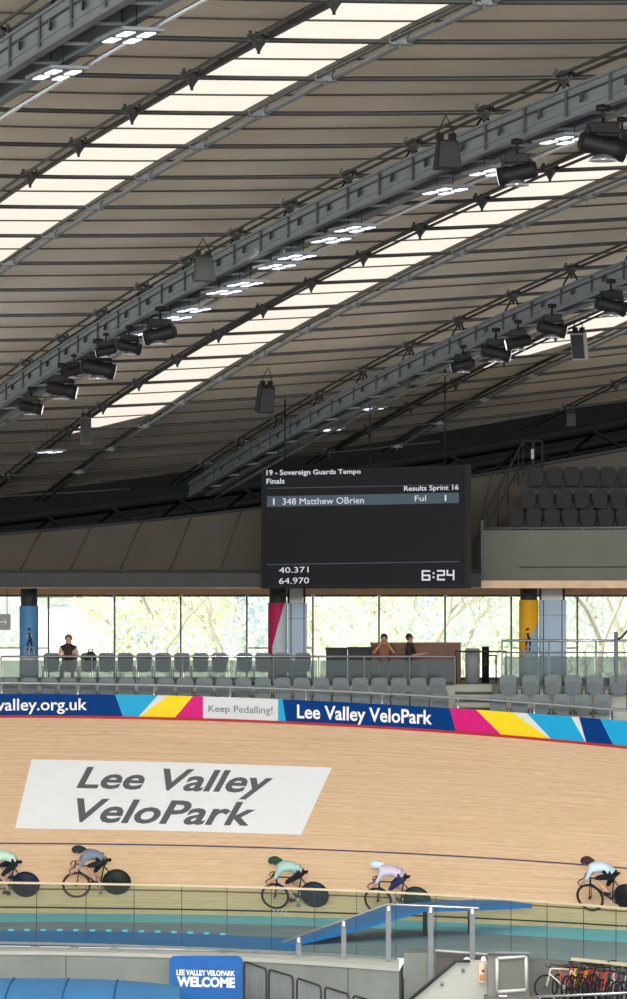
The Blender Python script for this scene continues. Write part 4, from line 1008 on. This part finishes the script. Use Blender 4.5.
# ---- concrete infield wall
y_cp = poly([0, 185, 300, 400], [951, 954.5, 961, 967.5], 2, -40, 400)
def cp(px, z, off=0): Y = 7.85*F/(y_cp(px)-HY)+off; return Vector((X_of(px, Y), Y, z))
pc = [px for px in PX if px < 396]+[399]
cw = MB(); cw.grid([[cp(px, H-9.3) for px in pc], [cp(px, H-7.93) for px in pc]]); rt = cp(399, 0)
cw.grid([[cp(399, H-9.3), cp(399, H-7.93)], [cp(399, H-9.3, 2.0)+Vector((.1, 0, 0)), cp(399, H-7.93, 2.0)+Vector((.1, 0, 0))]])
wl = cw.build('wall_infield', M_concrete); tag(wl, kind='structure')
co = MB(); co.grid([[cp(px, H-7.93, -.03) for px in pc], [cp(px, H-7.85, -.03) for px in pc], [fp(px, H-7.85, .1) for px in pc]]); co.build('coping', M_concrete_l, wl)
for px in (66, 170, 400-52): MB().box(-.008, .008, -.01, .01, -1.3, 0).build('wall_joint', M_darkgrey, wl, cp(px, H-7.93))
# lower dark wall to the right, under the glass
rw = MB(); pr = [px for px in PX if 398 < px]; rw.grid([[fp(px, H-9.3, -.02) for px in pr], [fp(px, H-7.62, -.04) for px in pr]]); rw.grid([[fp(px, H-7.62, -.04) for px in pr], [fp(px, H-7.62, .1) for px in pr]])
o = rw.build('wall_right', M_greywall); tag(o, kind='structure')
lr = MB(); lr.sweep([fp(px, H-7.56, -.06) for px in PX if px > 566], [(-.03, -.03), (.03, -.03), (.03, .03), (-.03, .03)]); lr.build('top_strip', mk('strip_cream', (206, 194, 160)), o)
MB().grid([[P(px, 999, 86.6) for px in (404, 436)], [P(px, 953, 86.6) for px in (404, 436)]]).build('pale_panel', M_concrete, o)
m = MB(); m.add([P(436, 1000, 86.5), P(500, 1000, 86.5), P(500, 953, 86.5), P(436, 950.5, 86.5)], [(0, 1, 2, 3)]); m.build('dark_panel', mk('panel_dark', (92, 90, 84)), o)
MB().tube([P(435, 950.5, 86.4), P(503, 955.5, 86.4)], .03, 6).build('rail', M_concrete_l, o)
inf = MB(); inf.box(-40, 40, -5, 99, H-9.6, H-9.3); o = inf.build('floor', mat('infield_floor', (128, 126, 121), .8)); tag(o, kind='structure')

# ------------------------------------------------------------------ blue ramp with handrail
up_ = [(214, 944), (250, 945.5), (283, 939.5), (340, 921.5), (388, 905.5), (425, 901.5), (470, 899.8), (505, 900.5), (532, 903.8)]
dn_ = [(214, 947), (250, 949.5), (300, 941.5), (345, 931), (388, 918.5), (425, 908.5), (470, 907.3), (505, 906), (532, 904.6)]
YU = [92.6, 92.6, 92.8, 93.6, 94.4, 94.8, 95.0, 95.2, 95.3]; YD = [91.2, 90.9, 90.9, 91.4, 91.9, 92.3, 93.2, 94.2, 95.0]
ramp = empty('access_ramp', P(388, 950, 92), 'bright blue ramp deck rising from the infield edge to the track behind the glass', 'ramp')
m = MB(); U = [P(px, py, Y) for (px, py), Y in zip(up_, YU)]; D = [P(px, py, Y) for (px, py), Y in zip(dn_, YD)]; dz = Vector((0, 0, -.08))
m.grid([D, U]); m.grid([[p+dz for p in D], D]); m.grid([[p+dz for p in U], [p+dz for p in D]]); o = m.build('deck', M_blue, ramp); o.location = -ramp.location
for q in (3, 4, 5, 6):
    p = (U[q]+D[q])/2; o = MB().box(p.x-.05, p.x+.05, p.y-.05, p.y+.05, ZI, p.z-.08).build('leg', M_darkgrey, ramp); o.location = -ramp.location
rh = empty('ramp_handrail', P(388, 955, 88), 'grey steel handrail on flat posts sloping up beside the blue ramp', 'handrail')
hp = [P(283, 942, 88.6), P(388, 904.2, 87.4), P(479, 908.4, 86.4)]
o = MB().tube(hp, .028, 6).build('rail', M_chrome, rh); o.location = -rh.location
for px, yt, yb, Y, w in ((298.7, 937, 956, 88.3, 3), (343.7, 921, 958, 87.8, 3), (388.5, 905.5, 961, 87.2, 3.2), (430.7, 907, 990, 86.3, 3.2), (472.3, 908.5, 964, 86.2, 3.2)):
    a = P(px, yt, Y); b = P(px, yb, Y); hw = w/F*Y*.85; m = MB(); m.cbox(a.x-hw, a.x+hw, Y-.03, Y+.03, b.z, a.z-.02, .01); o = m.build('post', M_steel, rh); o.location = -rh.location
    o = MB().cbox(a.x-.03, a.x+.03, Y-.07, Y-.03, a.z-.12, a.z, .008).build('bracket', M_chrome, rh); o.location = -rh.location
# ------------------------------------------------------------------ stair wall, notice panel, bikes
sw = MB(); Yw = 85.0; o1 = [(404, 1008), (456, 962.5), (487.5, 961), (487.5, 1030), (404, 1030)]
fr_ = [P(x, y, Yw) for x, y in o1]; bk2 = [p+Vector((0, .35, 0)) for p in fr_]; n = 5
sw.add(fr_+bk2, [(0, 1, 2, 3, 4)[::-1], (5, 6, 7, 8, 9)]+[(k, (k+1) % n, n+(k+1) % n, n+k) for k in range(n)])
stw = sw.build('wall_stair', M_concrete_l); tag(stw, kind='structure')
MB().tube([P(404, 1005, 84.95), P(455.5, 961, 84.95), P(470, 961, 84.95)], .035, 6).build('coping_rail', M_darkgrey, stw)
for x, y in ((442, 984), (463, 970)): MB().lathe([(0, -.02), (.04, -.02), (.04, .02), (0, .02)], 10, 0, Matrix.Translation(P(x, y, 84.97)) @ Matrix.Rotation(PI/2, 4, 'X')).build('fixing', M_steel, stw)
def stl(nm, cat, label, px, py, Y, f): o = f(); o.name = nm; o.location = P(px, py, Y); tag(o, label, cat); return o
stl('beacon', 'lamp', 'white domed cap on the sloping stair wall, left of two', 467, 961, 85.15, lambda: MB().lathe([(.07, 0), (.07, .04), (.04, .07), (0, .08)], 12).build('beacon', M_white))
stl('beacon', 'lamp', 'white domed cap on the corner of the stair wall above the orange notice', 483.5, 961, 85.15, lambda: MB().lathe([(.05, 0), (.05, .06), (.03, .09), (0, .1)], 12).build('beacon', M_white))
r = empty('call_point', P(481.5, 973, 84.95), 'small cream and orange notice box on the corner of the stair wall', 'notice box')
MB().cbox(-.06, .06, -.04, .04, -.2, .2, .01).build('case', mk('box_cream', (216, 200, 176)), r); MB().cbox(-.045, .045, -.055, -.04, -.15, -.03, .008).build('label_plate', mk('box_orange', (206, 130, 80)), r); MB().ball((.03, -.06, .05), .03, 0, 8).build('button', mk('box_brown', (120, 70, 60)), r)
gb = empty('gate_panel', P(511, 999, 84.6), 'grey free-standing wall panel with a pale-framed display window beside the bicycles', 'panel')
def GB(m, nm, mt): o = m.build(nm, mt, gb); o.location = -gb.location
GB(MB().box(X_of(488, 84.6), X_of(529, 84.6), 84.6, 84.8, Z_of(1012, 84.6), Z_of(953.5, 84.6)), 'wall_panel', mk('gp_grey', (124, 124, 118)))
GB(MB().box(X_of(497.5, 84.6), X_of(526, 84.6), 84.57, 84.6, Z_of(991, 84.6), Z_of(958.5, 84.6)), 'window', mk('gp_green', (104, 110, 100)))
fm = MB(); A = [P(497, 992, 84.55), P(526.5, 990, 84.55), P(526, 956.5, 84.55), P(497, 958.5, 84.55)]
for q in range(4): fm.tube([A[q], A[(q+1) % 4]], .035, 6)
GB(fm, 'frame', mk('gp_frame', (196, 200, 200)))
GB(MB().tube([P(488, 953, 84.55), P(530, 953, 84.55), P(532, 962, 84.55)], .035, 6), 'top_rail', M_steel)
GB(MB().box(P(499, 996, 84.5).x, P(507, 996, 84.5).x, 84.5, 84.58, Z_of(997.5, 84.6), Z_of(995, 84.6)), 'label_plate', M_white)
pf = MB(); pf.box(X_of(486, 84), 14, 76, 86.4, H-9.3, H-8.32); o = pf.build('floor_platform', M_greywall); tag(o, kind='structure')
rk = empty('bicycle_rack', P(580, 995, 83.2), 'low pale metal bar rack holding the row of bicycles', 'rack')
o = MB().tube([P(536, 997, 82.6), P(660, 991.5, 82.0)], .03, 6).build('bar', M_chrome, rk); o.location = -rk.location
for px in range(540, 650, 14): p = P(px, 996.8-(px-536)*.044, 82.5); o = MB().tube([p, Vector((p.x, p.y, H-8.32))], .014, 6).build('upright', M_steel, rk); o.location = -rk.location
pcol = [('white', (210, 212, 210)), ('orange', (214, 96, 52)), ('red', (186, 60, 50)), ('yellow and orange', (236, 196, 40)), ('orange', (220, 110, 60)), ('black', (40, 40, 46)), ('red', (190, 70, 60)), ('silver', (190, 190, 196)), ('navy', (60, 60, 90)), ('black', (44, 44, 50)), ('dark', (50, 40, 44)), ('crimson', (170, 40, 50)), ('charcoal', (70, 70, 76))]
spots = [(541, 0), (553, .2), (562, .1), (567, 0), (578, .15), (588, -.1), (597, .1), (606, 0), (617, .1), (629, 0), (571, .1), (583, 0), (611, .05)]
pl_ = ['leftmost bicycle of the rack, its wheel beside the framed panel', 'orange bicycle second from the framed panel', 'red bicycle third from the framed panel', 'yellow bicycle in the left half of the rack', 'orange bicycle just right of the yellow one',
       'tall black bicycle with the highest wheel in the rack', 'red bicycle just right of the tall black one', 'silver bicycle in the right half of the rack', 'navy bicycle near the right edge', 'black bicycle cut by the right edge', 'dark bicycle wedged behind the yellow one', 'crimson bicycle directly left of the tall black one', 'charcoal bicycle between the silver and the navy ones']
for i, (px, dyaw) in enumerate(spots):
    Y = min(83.6, fp(px+14).y-1.25)+.15*(i % 2); ang = math.radians(52+10*dyaw*10*.3) if i else math.radians(12)
    sc = .74 if i != 5 else .84
    M = Matrix.Translation(Vector((X_of(px+ (0 if i == 0 else 3), Y), Y+.35, H-8.32))) @ Matrix.Rotation(ang, 4, 'Z') @ Matrix.Translation((.49 if i else .49, 0, 0)) @ Matrix.Scale(sc, 4)
    b_ = make_bike(pl_[i], M, mk('park_'+pcol[i][0].replace(' ', '_'), pcol[i][1]), M_rimblk, False, group='bicycles parked in the rack', name='parked_bicycle', flat_bar=True)
# ------------------------------------------------------------------ banner stand, barriers, tent roof
bn = empty('banner_stand', P(206, 1010, 88.0), 'bright blue welcome banner with white lettering standing against the concrete wall', 'banner')
Yb = 88.0; m = MB(); ol = [(X_of(206, Yb)+x, z) for x, z in rrect(-36.5/F*Yb, 36.5/F*Yb, Z_of(1030, Yb), Z_of(956, Yb), .12)]
n = len(ol); vs = [(x, Yb+.06*(1 if False else 0), z) for x, z in ol]+[(x, Yb+.08, z) for x, z in ol]; m.add(vs, [tuple(range(n)), tuple(range(n, 2*n))[::-1]]+[(k, n+k, n+(k+1) % n, (k+1) % n) for k in range(n)])
o = m.build('panel', mat('banner_blue', (12, 92, 168), .5, var=.04), bn); o.location = -bn.location
bxy = lambda x, y: P(x, y, Yb-.012)
for t_ in (('LEE VALLEY VELOPARK', [(176.5, 975.2), (235, 976.2), (235, 970.8), (176.5, 969.5)], .03), ('WELCOME', [(177, 986.5), (235, 988), (235, 977.5), (177, 976.3)], .045)):
    o = lettering('lettering', t_[0], t_[1], bxy, M_letw, bn, t_[2]); o.location = -bn.location
for i, (x0, Ya, x1, Yb_) in enumerate(((244.5, 87.7, 266.5, 86.0), (269, 85.9, 293, 84.3), (297, 84.0, 321, 82.3), (325, 82.1, 349, 80.6), (353, 80.4, 377, 79.0))):
    zt_ = H-7.89; zb_ = H-9.2; r = empty('crowd_barrier', P(x0, 1000, Ya), '%s galvanised crowd barrier counting from the welcome banner' % ORD[i+1], 'barrier', 'crowd barriers beside the welcome banner')
    A = Vector((X_of(x0, Ya), Ya, 0)); B = Vector((X_of(x1, Yb_), Yb_, 0)); r.location = Vector((A.x, A.y, H-9.3))
    fz = lambda t, z: A.lerp(B, t)+Vector((0, 0, z))-r.location
    rc = .13
    m = MB(); m.tube([fz(0, zb_+.1), fz(0, zt_-rc), fz(.02, zt_-.03), fz(.07, zt_), fz(.93, zt_), fz(.98, zt_-.03), fz(1, zt_-rc), fz(1, zb_+.1)], .022, 6, closed=True); m.build('frame', M_darkgrey, r)
    for k in range(1, 15): MB().tube([fz(k/15, zb_+.1), fz(k/15, zt_)], .010, 4).build('bar', M_steel, r)
    for t in (.12, .88): MB().tube([fz(t, zb_+.1)+Vector((-.25, .05, -.2)), fz(t, zb_+.1), fz(t, zb_+.1)+Vector((.25, -.05, -.2))], .02, 6).build('foot', M_darkgrey, r)
tn = empty('pit_tent', P(60, 1020, 83), 'blue fabric tent roof with darker seams in front of the concrete wall', 'tent')
ytn = poly([-60, 0, 60, 125, 165, 180], [977.4, 977.7, 979, 980.4, 983.4, 986.5], 3, -80, 182)
def tpt(px, t):
    z = Z_of(ytn(px), 84.5); Y = 84.5-2.4*math.sin(t*PI/2); zz = z-.75*(1-math.cos(t*PI/2))-.0
    return Vector((X_of(px, 84.5)+.12*t*(px-60)/120, Y, zz))
xs = list(range(-120, 182, 6)); m = MB(); m.grid([[tpt(px, t/10) for px in xs] for t in range(11)][::-1], sm=True)
end = [tpt(180, t/10) for t in range(11)]; m.grid([[p+Vector((.08, .02, -.5)) for p in end], end][::1])
o = m.build('canopy', M_tarp, tn); o.location = -tn.location
m = MB(); back = [tpt(px, 0) for px in xs]; m.grid([[p+Vector((0, .3, -1.2)) for p in back], back]); o = m.build('back_wall', M_tarp, tn); o.location = -tn.location
M_seam = mat('tent_seam', (24, 70, 122), .6, var=.05)
for px in (-40, 14.5, 69, 118):
    o = MB().tube([tpt(px-3.2*(t/10), t/10)+Vector((0, -.01, .01)) for t in range(11)], .018, 5).build('seam', M_seam, tn); o.location = -tn.location
for px in (-80, 10, 100, 176): p = tpt(px, 0); o = MB().tube([p+Vector((0, .1, -.05)), Vector((p.x, p.y+.1, H-9.3))], .025, 6).build('pole', M_steel, tn); o.location = -tn.location

# ------------------------------------------------------------------ outside: meadow, trees, building; overexposure put into pale colours
gm = MB(); gm.add([(-400, 119, H-4), (400, 119, H-4), (400, 1500, H-4), (-400, 1500, H-4)], [(0, 1, 2, 3)]); o = gm.build('ground_outside', mat('meadow', (232, 238, 206), .9, var=.1, scale=.05)); tag(o, kind='structure')
M_bark = mat('bark', (190, 182, 172), .9)  # bark lightened to look washed out by the bright outdoors
def branches(mb, p, d, L, r, dep, rnd):
    q = p+d*L; mb.tube([p, p+d*L*.5+Vector((rnd.uniform(-.05, .05)*L, 0, 0)), q], r, 5, rs=[r, r*.85, r*.7], cap=False)
    if dep <= 0: return [q]
    out = []
    for k in range(rnd.choice((2, 3, 3))):
        ax = Vector((rnd.uniform(-1, 1), rnd.uniform(-1, 1), rnd.uniform(-.2, .3))).normalized(); dd = (d+ax*rnd.uniform(.45, .9)).normalized(); dd.z = dd.z*.8+.15; out += branches(mb, q, dd.normalized(), L*rnd.uniform(.62, .82), r*.62, dep-1, rnd)
    return out
def tree(px, Y, hgt, m_leaf, label, seed, leaf=True, leafs=900, spread=1.0, group='trees outside the windows'):
    rnd = random.Random(seed); base = Vector((X_of(px, Y), Y, H-4)); r = empty('tree', base, label, 'tree', group)
    mb = MB(); tips = branches(mb, Vector((0, 0, 0)), Vector((rnd.uniform(-.1, .1), 0, 1)).normalized(), hgt*.3, hgt*.022, 4, rnd); mb.build('trunk', M_bark, r)
    if leaf:
        lm = MB()
        for _ in range(leafs):
            t = rnd.choice(tips) if rnd.random() < .5 else Vector((rnd.gauss(0, hgt*.24*spread), rnd.gauss(0, hgt*.2), abs(rnd.gauss(hgt*.45, hgt*.25))))
            c = t+Vector((rnd.gauss(0, .35), rnd.gauss(0, .35), rnd.gauss(0, .35))); s = rnd.uniform(.08, .2)*hgt/6; a = Vector((rnd.uniform(-1, 1), rnd.uniform(-1, 1), rnd.uniform(-1, 1))).normalized(); b = a.orthogonal().normalized()
            lm.add([c-a*s, c+b*s*.6, c+a*s, c-b*s*.6], [(0, 1, 2, 3)])
        lm.build('foliage', m_leaf, r)
ML = [mat('leaf_spring', (230, 234, 206), .9, var=.12), mat('leaf_pale', (214, 224, 218), .9, var=.12), mat('leaf_blue', (184, 202, 224), .9, var=.1)]  # leaf colours paled towards white to carry overexposed daylight and haze
for _m in ML:
    _nt = _m.node_tree; _b = _nt.nodes['Principled BSDF']; _o = _nt.nodes['Material Output']; _t = _nt.nodes.new('ShaderNodeBsdfTranslucent'); _x = _nt.nodes.new('ShaderNodeMixShader')
    _nt.links.new(_b.inputs['Base Color'].links[0].from_socket, _t.inputs[0]); _nt.links.new(_b.outputs[0], _x.inputs[1]); _nt.links.new(_t.outputs[0], _x.inputs[2]); _nt.links.new(_x.outputs[0], _o.inputs[0])
rn = random.Random(3); tl = []
spots = [(-60, 210), (120, 180), (150, 235), (178, 200), (214, 185), (245, 240), (330, 175), (362, 215), (398, 190), (428, 240), (462, 180), (495, 220), (548, 200), (585, 185), (618, 230), (660, 190), (310, 260), (90, 280)]
desc = ['pale spring-green tree beyond the glass', 'washed-out grey-green tree beyond the glass', 'hazy blue-green distant tree beyond the glass']
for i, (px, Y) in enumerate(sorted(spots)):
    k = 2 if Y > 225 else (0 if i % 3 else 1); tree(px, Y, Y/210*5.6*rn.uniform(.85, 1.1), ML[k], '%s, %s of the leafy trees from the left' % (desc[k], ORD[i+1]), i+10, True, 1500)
for i, (px, Y, h_, lb) in enumerate(((166, 150, 6.2, 'bare washed-out tree with spreading boughs seen through the window right of the seated person'), (436, 150, 6.5, 'slim bare tree seen through the window above the brown counter'),
                                     (600, 145, 7, 'bare twiggy tree filling the window at the right edge'), (625, 160, 7.5, 'second bare twiggy tree cut by the right edge'), (222, 160, 6, 'bare tree seen left of the crimson column'))):
    tree(px, Y, h_, None, lb, 40+i, False)
hd = MB(); rnd = random.Random(9)
for q in range(5200):
    x = rnd.uniform(-24, 24); y = 290+rnd.uniform(-8, 8); z = H-4+abs(rnd.gauss(0, 1.6)); s = rnd.uniform(.2, .5); a = Vector((rnd.uniform(-1, 1), 0, rnd.uniform(-1, 1))).normalized(); b = Vector((-a.z, rnd.uniform(-.5, .5), a.x)); c = Vector((x, y, z)); hd.add([c-a*s, c+b*s, c+a*s, c-b*s], [(0, 1, 2, 3)])
o = hd.build('distant_undergrowth', ML[1]); tag(o, 'pale distant scrub along the far side of the meadow outside the windows', 'undergrowth', kind='stuff')
bl = empty('building', P(78, 660, 260), 'pale white building with blue-grey window bands outside the left windows', 'building')
def BB(m, nm, mt): o = m.build(nm, mt, bl); o.location = -bl.location
BB(MB().box(X_of(38, 260), X_of(112, 260), 260, 268, H-4, Z_of(598, 260)), 'wall', mat('far_white', (226, 230, 232), .8))
for z in (606, 619, 632, 645):
    for x0 in range(52, 106, 9): BB(MB().box(X_of(x0, 260), X_of(x0+6, 260), 259.9, 260, Z_of(z+5, 260), Z_of(z, 260)), 'window', mat('far_glass', (176, 200, 224), .5, var=0))
BB(MB().box(X_of(37, 260), X_of(113, 260), 259.5, 268.5, Z_of(598, 260), Z_of(596.5, 260)), 'roof_edge', M_steel)
